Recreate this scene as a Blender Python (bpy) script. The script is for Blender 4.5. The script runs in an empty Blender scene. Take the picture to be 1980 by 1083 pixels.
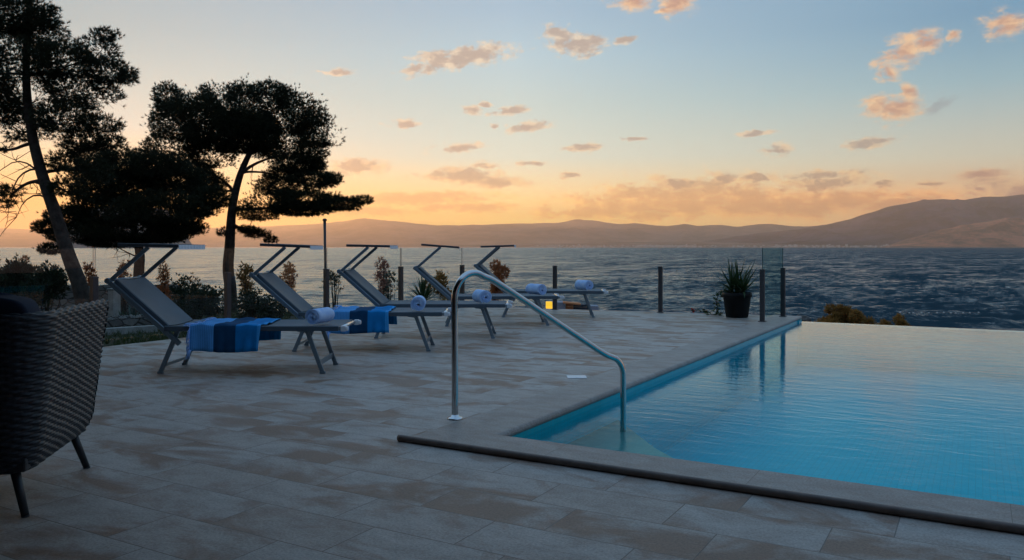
import bpy, math, random
import numpy as np
from mathutils import Vector, Matrix, Euler
rng = np.random.default_rng(7); random.seed(7)
SC = bpy.context.scene
COL = SC.collection
# ------------------------------------------------------------------ camera frame
F = 1568.0; UC = 990.0; VH = 478.0; HC = 1.15
YAW = math.radians(29.9)
E1 = Vector((math.cos(YAW), -math.sin(YAW))); E2 = Vector((math.sin(YAW), math.cos(YAW)))
P0 = Vector((-0.10, 4.98))
def W(xc, yc, z=0.0):
    "camera-frame metres (right, forward) -> world; world x,y run along the pool edges"
    d = Vector((xc, yc)) - P0
    return Vector((d.x * E1.x + d.y * E1.y, d.x * E2.x + d.y * E2.y, z))
def Wn(a):
    a = np.asarray(a, float); dx = a[:, 0] - P0.x; dy = a[:, 1] - P0.y
    return np.stack([dx * E1.x + dy * E1.y, dx * E2.x + dy * E2.y, a[:, 2]], 1)
def P(u, v, z=0.0):
    yc = F * (HC - z) / (v - VH); return W((u - UC) * yc / F, yc, z)
def D(u, v, yc):
    return W((u - UC) * yc / F, yc, HC - (v - VH) * yc / F)
CAM = W(0, 0, HC)

# ------------------------------------------------------------------ numpy noise
def _h(ix, iy, s):
    n = (ix.astype(np.int64) * 374761393 + iy.astype(np.int64) * 668265263 + s * 974711) & 0x7fffffff
    n = ((n ^ (n >> 13)) * 1274126177) & 0x7fffffff
    return ((n ^ (n >> 16)) & 0xffff) / 65535.0
def vnoise(x, y, s=0):
    ix = np.floor(x); iy = np.floor(y); fx = x - ix; fy = y - iy
    fx = fx * fx * fx * (fx * (fx * 6 - 15) + 10); fy = fy * fy * fy * (fy * (fy * 6 - 15) + 10)
    a = _h(ix, iy, s); b = _h(ix + 1, iy, s); c = _h(ix, iy + 1, s); d = _h(ix + 1, iy + 1, s)
    return (a * (1 - fx) + b * fx) * (1 - fy) + (c * (1 - fx) + d * fx) * fy
def fbm(x, y, o=5, s=0, g=0.5):
    t = 0; a = 1; n = 0
    for k in range(o):
        t = t + a * (vnoise(x, y, s + k) * 2 - 1); n += a; a *= g; x = x * 2.03 + 7.1; y = y * 2.03 + 3.7
    return t / n
def ridged(x, y, o=5, s=0):
    t = 0; a = 1; n = 0
    for k in range(o):
        t = t + a * (1 - np.abs(vnoise(x, y, s + k) * 2 - 1)); n += a; a *= 0.5; x = x * 2.07 + 5.3; y = y * 2.07 + 1.9
    return t / n

# ------------------------------------------------------------------ mesh builder
class MB:
    def __init__(s): s.v = []; s.f = []; s.sm = []; s.n = 0
    def add(s, vs, fs, smooth=False):
        vs = [tuple(v) for v in vs]
        s.v += vs; s.f += [tuple(i + s.n for i in f) for f in fs]; s.sm += [smooth] * len(fs); s.n += len(vs); return s
    def box(s, lo, hi, M=None):
        x0, y0, z0 = lo; x1, y1, z1 = hi
        vs = [(x0,y0,z0),(x1,y0,z0),(x1,y1,z0),(x0,y1,z0),(x0,y0,z1),(x1,y0,z1),(x1,y1,z1),(x0,y1,z1)]
        if M is not None: vs = [M @ Vector(v) for v in vs]
        return s.add(vs, [(0,3,2,1),(4,5,6,7),(0,1,5,4),(1,2,6,5),(2,3,7,6),(3,0,4,7)])
    def bar(s, a, b, w, h, side=(0,1,0)):
        a = Vector(a); b = Vector(b); t = (b - a).normalized(); sd = Vector(side); sd = (sd - t * sd.dot(t)).normalized(); up = t.cross(sd)
        vs = []
        for p in (a, b):
            for i, j in ((-1,-1),(1,-1),(1,1),(-1,1)): vs.append(p + sd * (i * w / 2) + up * (j * h / 2))
        return s.add(vs, [(0,1,2,3),(7,6,5,4),(0,4,5,1),(1,5,6,2),(2,6,7,3),(3,7,4,0)])
    def tube(s, path, r, n=12, cap=True):
        path = [Vector(p) for p in path]; m = len(path)
        rs = list(r) if hasattr(r, '__len__') else [r] * m
        t0 = (path[1] - path[0]).normalized(); ref = Vector((0,0,1)) if abs(t0.z) < 0.9 else Vector((1,0,0))
        nrm = (ref - t0 * ref.dot(t0)).normalized(); vs = []
        for i, p in enumerate(path):
            t = (path[min(i+1, m-1)] - path[max(i-1, 0)]).normalized()
            nrm = (nrm - t * nrm.dot(t)).normalized(); bn = t.cross(nrm)
            for k in range(n):
                a = 2 * math.pi * k / n; vs.append(p + (nrm * math.cos(a) + bn * math.sin(a)) * rs[i])
        fs = [(i*n+k, i*n+(k+1)%n, (i+1)*n+(k+1)%n, (i+1)*n+k) for i in range(m-1) for k in range(n)]
        s.add(vs, fs, True)
        if cap:
            s.f += [tuple(s.n - m*n + k for k in reversed(range(n))), tuple(s.n - n + k for k in range(n))]; s.sm += [False, False]
        return s
    def lathe(s, prof, n=24, c=(0,0,0), M=None):
        vs = []
        for r, z in prof:
            for k in range(n):
                a = 2*math.pi*k/n; v = Vector((c[0]+r*math.cos(a), c[1]+r*math.sin(a), c[2]+z)); vs.append(M @ v if M is not None else v)
        m = len(prof)
        fs = [(i*n+k, i*n+(k+1)%n, (i+1)*n+(k+1)%n, (i+1)*n+k) for i in range(m-1) for k in range(n)]
        s.add(vs, fs, True)
        s.f += [tuple(s.n - m*n + k for k in reversed(range(n))), tuple(s.n - n + k for k in range(n))]; s.sm += [False, False]
        return s
    def grid(s, G, closed=False, smooth=True):
        G = np.asarray(G); a, b = G.shape[:2]; vs = G.reshape(-1, 3).tolist()
        fs = [(i*b+j, i*b+(j+1)%b, (i+1)*b+(j+1)%b, (i+1)*b+j) for i in range(a-1) for j in range(b if closed else b-1)]
        return s.add(vs, fs, smooth)
    def build(s, name, mat, parent=None, bevel=0.0):
        me = bpy.data.meshes.new(name); me.from_pydata(s.v, [], s.f); me.update()
        me.polygons.foreach_set('use_smooth', s.sm)
        return link(name, me, mat, parent, bevel)
def link(name, me, mat, parent=None, bevel=0.0):
    o = bpy.data.objects.new(name, me); COL.objects.link(o)
    for m in (mat if isinstance(mat, (list, tuple)) else [mat]): me.materials.append(m)
    if parent is not None: o.parent = parent
    if bevel:
        b = o.modifiers.new('bevel', 'BEVEL'); b.width = bevel; b.segments = 2; b.limit_method = 'ANGLE'; b.angle_limit = math.radians(40)
    return o
def fast_mesh(name, V, Fc, mat, parent=None, smooth=False):
    "V (n,3) array, Fc (m,k) array of equal sized faces"
    me = bpy.data.meshes.new(name); V = np.ascontiguousarray(V, np.float32); Fc = np.ascontiguousarray(Fc, np.int32)
    m, k = Fc.shape
    me.vertices.add(len(V)); me.vertices.foreach_set('co', V.ravel())
    me.loops.add(m * k); me.loops.foreach_set('vertex_index', Fc.ravel())
    me.polygons.add(m); me.polygons.foreach_set('loop_start', np.arange(0, m*k, k, dtype=np.int32))
    me.polygons.foreach_set('loop_total', np.full(m, k, np.int32))
    if smooth: me.polygons.foreach_set('use_smooth', np.ones(m, bool))
    me.update(calc_edges=True); me.validate()
    return link(name, me, mat, parent)
def grid_faces(a, b):
    i, j = np.meshgrid(np.arange(a-1), np.arange(b-1), indexing='ij'); q = (i*b + j).ravel()
    return np.stack([q, q+1, q+b+1, q+b], 1)
def empty(name, loc=(0,0,0), rz=0.0):
    o = bpy.data.objects.new(name, None); COL.objects.link(o); o.location = loc; o.rotation_euler = (0, 0, rz); o.empty_display_size = 0.1; return o
def tag(o, label=None, cat=None, group=None, kind=None):
    if label: o['label'] = label
    if cat: o['category'] = cat
    if group: o['group'] = group
    if kind: o['kind'] = kind
    return o
def copy_tree(o, parent=None):
    c = o.copy(); COL.objects.link(c)
    if parent is not None: c.parent = parent
    for ch in list(o.children): copy_tree(ch, c)
    return c

# ------------------------------------------------------------------ materials
class NT:
    def __init__(s, tree): s.t = tree
    def n(s, typ, **kw):
        nd = s.t.nodes.new(typ)
        for k, v in kw.items():
            if k == 'inp':
                for kk, vv in v.items(): s.set(nd, kk, vv)
            else: setattr(nd, k, v)
        return nd
    def set(s, nd, key, val):
        i = nd.inputs[key]
        if isinstance(val, bpy.types.NodeSocket): s.t.links.new(val, i)
        else: i.default_value = val
    def math(s, op, a, b=None, c=None, clamp=False):
        nd = s.n('ShaderNodeMath', operation=op, use_clamp=clamp)
        for i, x in enumerate((a, b, c)):
            if x is not None: s.set(nd, i, x)
        return nd.outputs[0]
    def mix(s, fac, a, b, blend='MIX'):
        nd = s.n('ShaderNodeMix', data_type='RGBA', blend_type=blend)
        s.set(nd, 0, fac); s.set(nd, 6, a); s.set(nd, 7, b); return nd.outputs[2]
    def ramp(s, fac, stops, interp='LINEAR'):
        nd = s.n('ShaderNodeValToRGB'); cr = nd.color_ramp; cr.interpolation = interp
        while len(cr.elements) < len(stops): cr.elements.new(0.5)
        for e, (p, c) in zip(cr.elements, stops):
            e.position = p; e.color = (c[0], c[1], c[2], 1) if hasattr(c, '__len__') else (c, c, c, 1)
        s.set(nd, 0, fac); return nd.outputs[0]
    def noise(s, vec, scale, detail=4, rough=0.5, dist=0.0, dim='3D'):
        nd = s.n('ShaderNodeTexNoise', noise_dimensions=dim); 
        if vec is not None: s.set(nd, 'Vector', vec)
        s.set(nd, 'Scale', scale); s.set(nd, 'Detail', detail); s.set(nd, 'Roughness', rough); s.set(nd, 'Distortion', dist); return nd
    def mapping(s, vec, scale=(1,1,1), rot=(0,0,0), loc=(0,0,0), typ='POINT'):
        nd = s.n('ShaderNodeMapping', vector_type=typ); s.set(nd, 0, vec); s.set(nd, 1, loc); s.set(nd, 2, rot); s.set(nd, 3, scale); return nd.outputs[0]
    def bump(s, height, strength=0.3, dist=0.01, normal=None):
        nd = s.n('ShaderNodeBump'); s.set(nd, 'Height', height); s.set(nd, 'Strength', strength); s.set(nd, 'Distance', dist)
        if normal is not None: s.set(nd, 'Normal', normal)
        return nd.outputs[0]
def schlick(t, f0, normal=None, power=5.0):
    g = t.n('ShaderNodeNewGeometry'); d = t.n('ShaderNodeVectorMath', operation='DOT_PRODUCT'); t.set(d, 0, g.outputs['Incoming']); t.set(d, 1, normal if normal is not None else g.outputs['Normal'])
    c = t.math('MINIMUM', t.math('ABSOLUTE', d.outputs['Value']), 1.0); return t.math('MULTIPLY_ADD', t.math('POWER', t.math('SUBTRACT', 1.0, c), power), 1 - f0, f0), c
def L(c): return tuple(((x/255)/12.92 if x/255 <= 0.04045 else ((x/255+0.055)/1.055)**2.4) for x in c)
def c4(c): return (c[0], c[1], c[2], 1.0)
def material(name):
    m = bpy.data.materials.new(name); m.use_nodes = True; t = NT(m.node_tree); b = m.node_tree.nodes['Principled BSDF']; return m, t, b
def plain(name, col, rough=0.6, metal=0.0, spec=0.5, var=0.12, nscale=30.0, bump=0.0, bdist=0.002, coat=0.0):
    m, t, b = material(name)
    tc = t.n('ShaderNodeTexCoord').outputs['Object']
    nz = t.noise(tc, nscale, 5, 0.6)
    f = t.ramp(nz.outputs[0], [(0.3, 1 - var), (0.7, 1 + var)])
    t.set(b, 'Base Color', t.mix(1.0, c4(col), f, 'MULTIPLY'))
    t.set(b, 'Roughness', t.math('MULTIPLY_ADD', nz.outputs[0], 0.12, rough - 0.06, clamp=True))
    b.inputs['Metallic'].default_value = metal; b.inputs['Specular IOR Level'].default_value = spec
    if coat: b.inputs['Coat Weight'].default_value = coat
    if bump: t.set(b, 'Normal', t.bump(nz.outputs[0], bump, bdist))
    return m
MAT = {}
MAT['alu'] = plain('brushed_aluminium', (0.24, 0.30, 0.345), 0.36, 0.75, var=0.08, nscale=60)
MAT['dark_alu'] = plain('anodised_dark_aluminium', (0.10, 0.11, 0.125), 0.42, 0.7, var=0.1)
MAT['post'] = plain('post_bronze_metal', (0.085, 0.078, 0.08), 0.4, 0.6, var=0.12, nscale=25)
MAT['steel'] = plain('polished_steel', (0.62, 0.62, 0.61), 0.10, 1.0, var=0.03, nscale=90)
MAT['chrome'] = plain('satin_steel', (0.7, 0.7, 0.7), 0.22, 1.0, var=0.04)
MAT['white_plastic'] = plain('white_plastic', (0.72, 0.74, 0.76), 0.4, var=0.05)
MAT['black_plastic'] = plain('black_plastic', (0.007, 0.007, 0.008), 0.55, spec=0.25, var=0.25, nscale=12)
MAT['leg_metal'] = plain('dark_leg_metal', (0.035, 0.04, 0.045), 0.45, 0.3)
MAT['bark'] = plain('pine_bark', (0.055, 0.042, 0.034), 0.9, var=0.5, nscale=9, bump=0.9, bdist=0.03, spec=0.15)
MAT['stem'] = plain('shrub_stem', (0.06, 0.045, 0.03), 0.9, var=0.3, spec=0.1)
MAT['soil'] = plain('soil', (0.03, 0.022, 0.016), 0.95, var=0.4, nscale=40, bump=0.6, spec=0.1)
MAT['rock'] = plain('shore_rock', (0.11, 0.10, 0.09), 0.85, var=0.4, nscale=4, bump=0.8, bdist=0.05)
MAT['navy'] = plain('navy_cushion_fabric', (0.022, 0.033, 0.058), 0.85, var=0.2, nscale=200, bump=0.3, spec=0.2)
MAT['kerb'] = plain('pale_kerb_stone', (0.33, 0.31, 0.28), 0.8, var=0.25, nscale=8, bump=0.3)
MAT['pipe'] = plain('brown_strip_rubber', (0.19, 0.135, 0.11), 0.55, var=0.2, nscale=14)
MAT['orange'] = plain('orange_awning', (0.75, 0.25, 0.09), 0.8)
MAT['grey_panel'] = plain('grey_panel', (0.30, 0.30, 0.36), 0.8)
MAT['dark_cloth'] = plain('dark_wares', (0.03, 0.035, 0.05), 0.8)
MAT['white_float'] = plain('white_float', (0.6, 0.56, 0.52), 0.4)
MAT['rope'] = plain('rope', (0.25, 0.24, 0.22), 0.9)
MAT['red'] = plain('red_petal', (0.65, 0.04, 0.02), 0.6)

def leaf_mat(name, c1, c2, rough=0.6, trans=0.25, spec=0.3):
    m, t, b = material(name)
    geo = t.n('ShaderNodeNewGeometry'); tc = t.n('ShaderNodeTexCoord').outputs['Object']
    nz = t.noise(tc, 1.3, 3, 0.5)
    f = t.math('ADD', t.math('MULTIPLY', geo.outputs['Random Per Island'], 0.6), t.math('MULTIPLY', nz.outputs[0], 0.5), clamp=True)
    t.set(b, 'Base Color', t.mix(f, c4(c1), c4(c2))); t.set(b, 'Roughness', rough); b.inputs['Specular IOR Level'].default_value = spec
    if trans:
        tr = t.n('ShaderNodeBsdfTranslucent'); t.set(tr, 0, t.mix(f, c4([min(1, x*1.5) for x in c1]), c4([min(1, x*1.5) for x in c2])))
        mx = t.n('ShaderNodeMixShader'); t.set(mx, 0, trans); t.set(mx, 1, b.outputs[0]); t.set(mx, 2, tr.outputs[0])
        t.t.links.new(mx.outputs[0], t.t.nodes['Material Output'].inputs[0])
    return m
MAT['needle'] = leaf_mat('pine_needles', (0.012, 0.018, 0.007), (0.03, 0.036, 0.013), 0.6, 0.15)
MAT['dark_leaf'] = leaf_mat('dark_leaves', (0.014, 0.022, 0.010), (0.035, 0.048, 0.02), 0.55, 0.2)
MAT['grey_leaf'] = leaf_mat('grey_green_leaves', (0.035, 0.045, 0.03), (0.07, 0.08, 0.05), 0.6, 0.25)
MAT['tamarisk'] = leaf_mat('tamarisk_plumes', (0.24, 0.09, 0.033), (0.50, 0.19, 0.075), 0.8, 0.4)
MAT['tam_pink'] = leaf_mat('pink_plumes', (0.26, 0.12, 0.08), (0.50, 0.23, 0.16), 0.8, 0.4)
MAT['olive_brown'] = leaf_mat('olive_brown_plumes', (0.10, 0.06, 0.015), (0.40, 0.20, 0.05), 0.8, 0.35)
MAT['yucca'] = leaf_mat('yucca_blades', (0.016, 0.032, 0.010), (0.04, 0.07, 0.02), 0.45, 0.15)
MAT['agave'] = leaf_mat('agave_blades', (0.05, 0.075, 0.06), (0.09, 0.12, 0.10), 0.5, 0.1)
MAT['grass'] = leaf_mat('grass_blades', (0.018, 0.03, 0.008), (0.05, 0.075, 0.018), 0.7, 0.25)
MAT['vine'] = leaf_mat('vine_leaves', (0.03, 0.055, 0.015), (0.06, 0.10, 0.03), 0.5, 0.25)

def deck_material(name, coping=False):
    m, t, b = material(name)
    tc = t.n('ShaderNodeTexCoord').outputs['Object']
    sep = t.n('ShaderNodeSeparateXYZ'); t.set(sep, 0, tc)
    # each slab has its own offset so the veining breaks at the joints
    br = t.n('ShaderNodeTexBrick', offset=0.37, offset_frequency=2)
    t.set(br, 'Vector', t.mapping(tc, loc=(0.2, 0.42, 0)))
    t.set(br, 'Color1', (0, 0, 0, 1)); t.set(br, 'Color2', (1, 1, 1, 1)); t.set(br, 'Mortar', (0.5, 0.5, 0.5, 1))
    t.set(br, 'Scale', 1.0); t.set(br, 'Mortar Size', 0.0028 if not coping else 0.0016); t.set(br, 'Mortar Smooth', 0.3); t.set(br, 'Bias', 0.0)
    t.set(br, 'Brick Width', 0.62 if not coping else 1.1); t.set(br, 'Row Height', 0.31 if not coping else 50.0)
    rnd = br.outputs['Color']
    cmb = t.n('ShaderNodeCombineXYZ'); t.set(cmb, 2, t.math('MULTIPLY', rnd, 17.0))
    off = t.n('ShaderNodeVectorMath', operation='ADD'); t.set(off, 0, tc); t.set(off, 1, cmb.outputs[0])
    v = t.mapping(off.outputs[0], scale=(1.05, 1.8, 1.0))
    big = t.noise(v, 1.5, 5, 0.6, 0.5)
    mid = t.noise(v, 6.0, 5, 0.65, 0.3)
    fine = t.noise(tc, 85.0, 5, 0.75)
    pit = t.noise(tc, 420.0, 2, 0.6)
    if coping:
        base = t.mix(t.ramp(big.outputs[0], [(0.35, 0.0), (0.7, 1.0)]), c4((0.40, 0.36, 0.325)), c4((0.31, 0.27, 0.24)))
    else:
        base = t.mix(t.ramp(big.outputs[0], [(0.47, 0.0), (0.60, 1.0)]), c4((0.47, 0.435, 0.40)), c4((0.27, 0.16, 0.105)))
        base = t.mix(t.ramp(rnd, [(0.0, 0.0), (0.55, 0.0), (1.0, 0.35)]), base, c4((0.38, 0.29, 0.23)))
    base = t.mix(t.ramp(mid.outputs[0], [(0.40, 0.0), (0.72, 0.55)]), base, c4((0.27, 0.20, 0.155)))
    sp = t.ramp(fine.outputs[0], [(0.30, 0.55), (0.62, 1.10)])
    base = t.mix(1.0, base, sp, 'MULTIPLY')
    pt = t.ramp(pit.outputs[0], [(0.30, 0.70), (0.42, 1.0)]); base = t.mix(1.0, base, pt, 'MULTIPLY')
    base = t.mix(t.math('MULTIPLY', br.outputs['Fac'], 0.75), base, c4((0.10, 0.08, 0.065)))
    t.set(b, 'Base Color', base)
    rg = t.math('MULTIPLY_ADD', mid.outputs[0], 0.25, 0.42, clamp=True); t.set(b, 'Roughness', rg)
    b.inputs['Specular IOR Level'].default_value = 0.45
    h = t.math('ADD', t.math('MULTIPLY', fine.outputs[0], 0.35), t.math('MULTIPLY', mid.outputs[0], 0.8))
    h = t.math('SUBTRACT', h, t.math('MULTIPLY', br.outputs['Fac'], 1.4))
    t.set(b, 'Normal', t.bump(h, 0.45, 0.004))
    return m
MAT['deck'] = deck_material('travertine_slabs'); MAT['coping'] = deck_material('coping_stone', True)

def mosaic(name, c1, c2, size=0.05):
    m, t, b = material(name); tc = t.n('ShaderNodeTexCoord').outputs['Object']
    g = t.n('ShaderNodeNewGeometry')
    # pick two of the three axes: walls use z
    sep = t.n('ShaderNodeSeparateXYZ'); t.set(sep, 0, tc); sn = t.n('ShaderNodeSeparateXYZ'); t.set(sn, 0, g.outputs['Normal'])
    ax = t.math('GREATER_THAN', t.math('ABSOLUTE', sn.outputs[0]), 0.5); az = t.math('GREATER_THAN', t.math('ABSOLUTE', sn.outputs[2]), 0.5)
    uu = t.math('ADD', t.math('MULTIPLY', sep.outputs[1], ax), t.math('MULTIPLY', sep.outputs[0], t.math('SUBTRACT', 1.0, ax)))
    vv = t.math('ADD', t.math('MULTIPLY', sep.outputs[1], az), t.math('MULTIPLY', sep.outputs[2], t.math('SUBTRACT', 1.0, az)))
    cb = t.n('ShaderNodeCombineXYZ'); t.set(cb, 0, uu); t.set(cb, 1, vv)
    br = t.n('ShaderNodeTexBrick', offset=0.0); t.set(br, 'Vector', cb.outputs[0]); t.set(br, 'Scale', 1.0)
    t.set(br, 'Brick Width', size); t.set(br, 'Row Height', size); t.set(br, 'Mortar Size', size*0.03); t.set(br, 'Mortar Smooth', 0.2)
    t.set(br, 'Color1', c4(c1)); t.set(br, 'Color2', c4(c2)); t.set(br, 'Mortar', c4([0.6*x+0.05 for x in c1]))
    t.set(b, 'Base Color', br.outputs[0]); t.set(b, 'Roughness', 0.3); b.inputs['Specular IOR Level'].default_value = 0.2
    return m
MAT['mosaic'] = mosaic('turquoise_mosaic', (0.0005, 0.45, 0.53), (0.001, 0.49, 0.58), 0.05)
MAT['step_mosaic'] = mosaic('pale_step_tiles', (0.24, 0.25, 0.22), (0.28, 0.28, 0.25), 0.05)

def water_surface():
    m, t, b = material('pool_water_surface'); t.t.nodes.remove(b)
    tc = t.n('ShaderNodeTexCoord').outputs['Object']
    # ripples run roughly across the view, at several sizes
    v = t.mapping(tc, rot=(0, 0, -YAW + 0.06), scale=(0.33, 1.0, 1))
    a = t.noise(v, 9.0, 3, 0.55, 0.4); c = t.noise(t.mapping(tc, rot=(0, 0, -YAW - 0.35), scale=(0.5, 1.2, 1)), 17.0, 2, 0.5, 0.3)
    big = t.noise(t.mapping(tc, rot=(0, 0, -YAW + 0.3), scale=(0.5, 1.0, 1)), 1.7, 2, 0.5)
    h = t.math('ADD', t.math('MULTIPLY', a.outputs[0], 1.0), t.math('MULTIPLY', c.outputs[0], 0.28)); h = t.math('ADD', h, t.math('MULTIPLY', big.outputs[0], 0.8))
    nb = t.bump(h, 1.0, 0.0037)
    fr, c_ = schlick(t, 0.02, nb, 5.0); fr = t.math('MULTIPLY', fr, t.ramp(c_, [(0.09, 1.0), (0.14, 0.76), (0.21, 0.27), (0.34, 0.10)]))
    gl = t.n('ShaderNodeBsdfGlossy'); t.set(gl, 'Roughness', 0.015); t.set(gl, 'Normal', nb); t.set(gl, 0, (0.86, 0.96, 1, 1))
    tr = t.n('ShaderNodeBsdfTransparent'); t.set(tr, 0, (0.52, 0.93, 0.97, 1))
    mx = t.n('ShaderNodeMixShader'); t.set(mx, 0, fr); t.set(mx, 1, tr.outputs[0]); t.set(mx, 2, gl.outputs[0])
    t.t.links.new(mx.outputs[0], t.t.nodes['Material Output'].inputs[0]); return m
MAT['water'] = water_surface()

def glass_mat():
    m, t, b = material('tinted_safety_glass'); t.t.nodes.remove(b)
    fr, c = schlick(t, 0.035)
    # thicker glass path at grazing angles shows more of the green tint
    k = t.math('DIVIDE', 1.0, t.math('MAXIMUM', c, 0.12)); cc = t.n('ShaderNodeCombineColor')
    for i, q in enumerate((0.955, 0.985, 0.982)): t.set(cc, i, t.math('POWER', q, k))
    gl = t.n('ShaderNodeBsdfGlossy'); t.set(gl, 'Roughness', 0.0); tr = t.n('ShaderNodeBsdfTransparent'); t.set(tr, 0, cc.outputs[0])
    mx = t.n('ShaderNodeMixShader'); t.set(mx, 0, t.math('MULTIPLY', fr, 0.55)); t.set(mx, 1, tr.outputs[0]); t.set(mx, 2, gl.outputs[0])
    t.t.links.new(mx.outputs[0], t.t.nodes['Material Output'].inputs[0]); return m
MAT['glass'] = glass_mat()
m, t, b = material('glass_edge_green'); b.inputs['Base Color'].default_value = (0.03, 0.07, 0.07, 1); b.inputs['Roughness'].default_value = 0.2; MAT['glass_edge'] = m

def sea_material():
    m, t, b = material('sea_surface'); t.t.nodes.remove(b); tc = t.n('ShaderNodeTexCoord').outputs['Object']
    v = t.mapping(tc, rot=(0, 0, -YAW + 0.25), scale=(0.6, 1.25, 1))
    a = t.noise(v, 0.9, 5, 0.62, 0.5); c = t.noise(v, 4.0, 4, 0.6, 0.4); d = t.noise(v, 0.10, 3, 0.5)
    h = t.math('ADD', t.math('MULTIPLY', a.outputs[0], 1.0), t.math('MULTIPLY', c.outputs[0], 0.30)); h = t.math('ADD', h, t.math('MULTIPLY', d.outputs[0], 2.5))
    rr = t.n('ShaderNodeSeparateXYZ'); t.set(rr, 0, t.mapping(tc, rot=(0, 0, -YAW))); bear = t.math('MULTIPLY', t.math('ARCTAN2', rr.outputs[0], rr.outputs[1]), 180/math.pi); bn_ = t.math('DIVIDE', t.math('ADD', bear, 40.0), 80.0)
    nb = t.bump(h, t.ramp(bn_, [(0.15, 0.30), (0.45, 0.6), (0.7, 1.0)]), 0.24)
    # the wave faces one sees lean towards the eye; how much varies over long gusty streaks
    sv = t.mapping(tc, rot=(0, 0, -YAW - 0.05), scale=(0.8, 0.36, 1))
    s1 = t.noise(sv, 0.16, 9, 0.76, 0.2); s2 = t.noise(sv, 1.1, 5, 0.7, 0.3)
    st = t.math('ADD', t.math('MULTIPLY', s1.outputs[0], 0.55), t.math('MULTIPLY', s2.outputs[0], 0.45))
    # the chop is steeper over the open water to the east of the terrace than in the lee to the west
    steep = t.ramp(bn_, [(0.12, 0.06), (0.36, 0.09), (0.52, 0.17), (0.68, 0.32), (0.86, 0.50)])
    lean = t.math('MULTIPLY', steep, t.ramp(st, [(0.40, 0.0), (0.50, 0.9), (0.60, 2.6)]))
    g = t.n('ShaderNodeNewGeometry'); fl = t.n('ShaderNodeVectorMath', operation='MULTIPLY'); t.set(fl, 0, g.outputs['Incoming']); t.set(fl, 1, (1, 1, 0))
    sc = t.n('ShaderNodeVectorMath', operation='SCALE'); t.set(sc, 0, fl.outputs[0]); t.set(sc, 'Scale', lean)
    ad = t.n('ShaderNodeVectorMath', operation='ADD'); t.set(ad, 0, nb); t.set(ad, 1, sc.outputs[0]); nn = t.n('ShaderNodeVectorMath', operation='NORMALIZE'); t.set(nn, 0, ad.outputs[0])
    fr, _c = schlick(t, 0.02, nn.outputs[0])
    gl = t.n('ShaderNodeBsdfGlossy'); t.set(gl, 'Roughness', 0.16); t.set(gl, 'Normal', nn.outputs[0]); df = t.n('ShaderNodeBsdfDiffuse'); t.set(df, 0, (0.008, 0.032, 0.045, 1))
    mx = t.n('ShaderNodeMixShader'); t.set(mx, 0, fr); t.set(mx, 1, df.outputs[0]); t.set(mx, 2, gl.outputs[0]); t.t.links.new(mx.outputs[0], t.t.nodes['Material Output'].inputs[0]); return m
MAT['sea'] = sea_material()

def ground_material():
    m, t, b = material('garden_ground'); tc = t.n('ShaderNodeTexCoord').outputs['Object']
    a = t.noise(tc, 0.8, 6, 0.65); c = t.noise(tc, 9.0, 5, 0.7)
    col = t.mix(t.ramp(a.outputs[0], [(0.4, 0), (0.6, 1)]), c4((0.05, 0.042, 0.03)), c4((0.035, 0.042, 0.018)))
    col = t.mix(t.ramp(c.outputs[0], [(0.35, 0), (0.8, 0.7)]), col, c4((0.09, 0.075, 0.055)))
    t.set(b, 'Base Color', col); t.set(b, 'Roughness', 0.95); t.set(b, 'Normal', t.bump(c.outputs[0], 0.8, 0.05)); b.inputs['Specular IOR Level'].default_value = 0.15
    return m
MAT['ground'] = ground_material()
def stone_wall_mat():
    m, t, b = material('dry_stone'); tc = t.n('ShaderNodeTexCoord').outputs['Object']
    vo = t.n('ShaderNodeTexVoronoi', feature='F1'); t.set(vo, 'Vector', t.mapping(tc, scale=(1, 1, 1.8))); t.set(vo, 'Scale', 4.5)
    ve = t.n('ShaderNodeTexVoronoi', feature='DISTANCE_TO_EDGE'); t.set(ve, 'Vector', t.mapping(tc, scale=(1, 1, 1.8))); t.set(ve, 'Scale', 4.5)
    nz = t.noise(tc, 22, 5, 0.7); e = t.ramp(ve.outputs[0], [(0.0, 0.0), (0.09, 1.0)])
    col = t.mix(t.n('ShaderNodeSeparateColor', inp={0: vo.outputs['Color']}).outputs[0], c4((0.14, 0.125, 0.11)), c4((0.26, 0.24, 0.215)))
    col = t.mix(t.ramp(nz.outputs[0], [(0.3, 0), (0.8, 0.6)]), col, c4((0.08, 0.07, 0.06))); col = t.mix(e, c4((0.02, 0.018, 0.015)), col)
    t.set(b, 'Base Color', col); t.set(b, 'Roughness', 0.9); t.set(b, 'Normal', t.bump(t.math('ADD', e, t.math('MULTIPLY', nz.outputs[0], 0.4)), 0.9, 0.03)); return m
MAT['stone_wall'] = stone_wall_mat()
def hill_material(name, rockc, scrubc, sc):
    m, t, b = material(name); tc = t.n('ShaderNodeTexCoord').outputs['Object']
    a = t.noise(tc, sc, 8, 0.68); c = t.noise(tc, sc*6, 5, 0.7)
    f = t.math('ADD', t.math('MULTIPLY', a.outputs[0], 0.65), t.math('MULTIPLY', c.outputs[0], 0.35))
    t.set(b, 'Base Color', t.mix(t.ramp(f, [(0.44, 0), (0.56, 1)]), c4(scrubc), c4(rockc))); t.set(b, 'Roughness', 0.95); b.inputs['Specular IOR Level'].default_value = 0.05
    t.set(b, 'Normal', t.bump(f, 0.9, 90.0)); return m
MAT['hill_far'] = hill_material('far_hill_scrub', (0.30, 0.19, 0.15), (0.12, 0.085, 0.065), 0.0005)
MAT['hill_near'] = hill_material('bare_karst_slopes', (0.12, 0.075, 0.10), (0.016, 0.011, 0.02), 0.0008)
MAT['hill_sun_red'] = hill_material('sun_reddened_slopes', (0.60, 0.21, 0.12), (0.13, 0.06, 0.045), 0.0008)  # red of the low evening sun put into the slope colour
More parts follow.
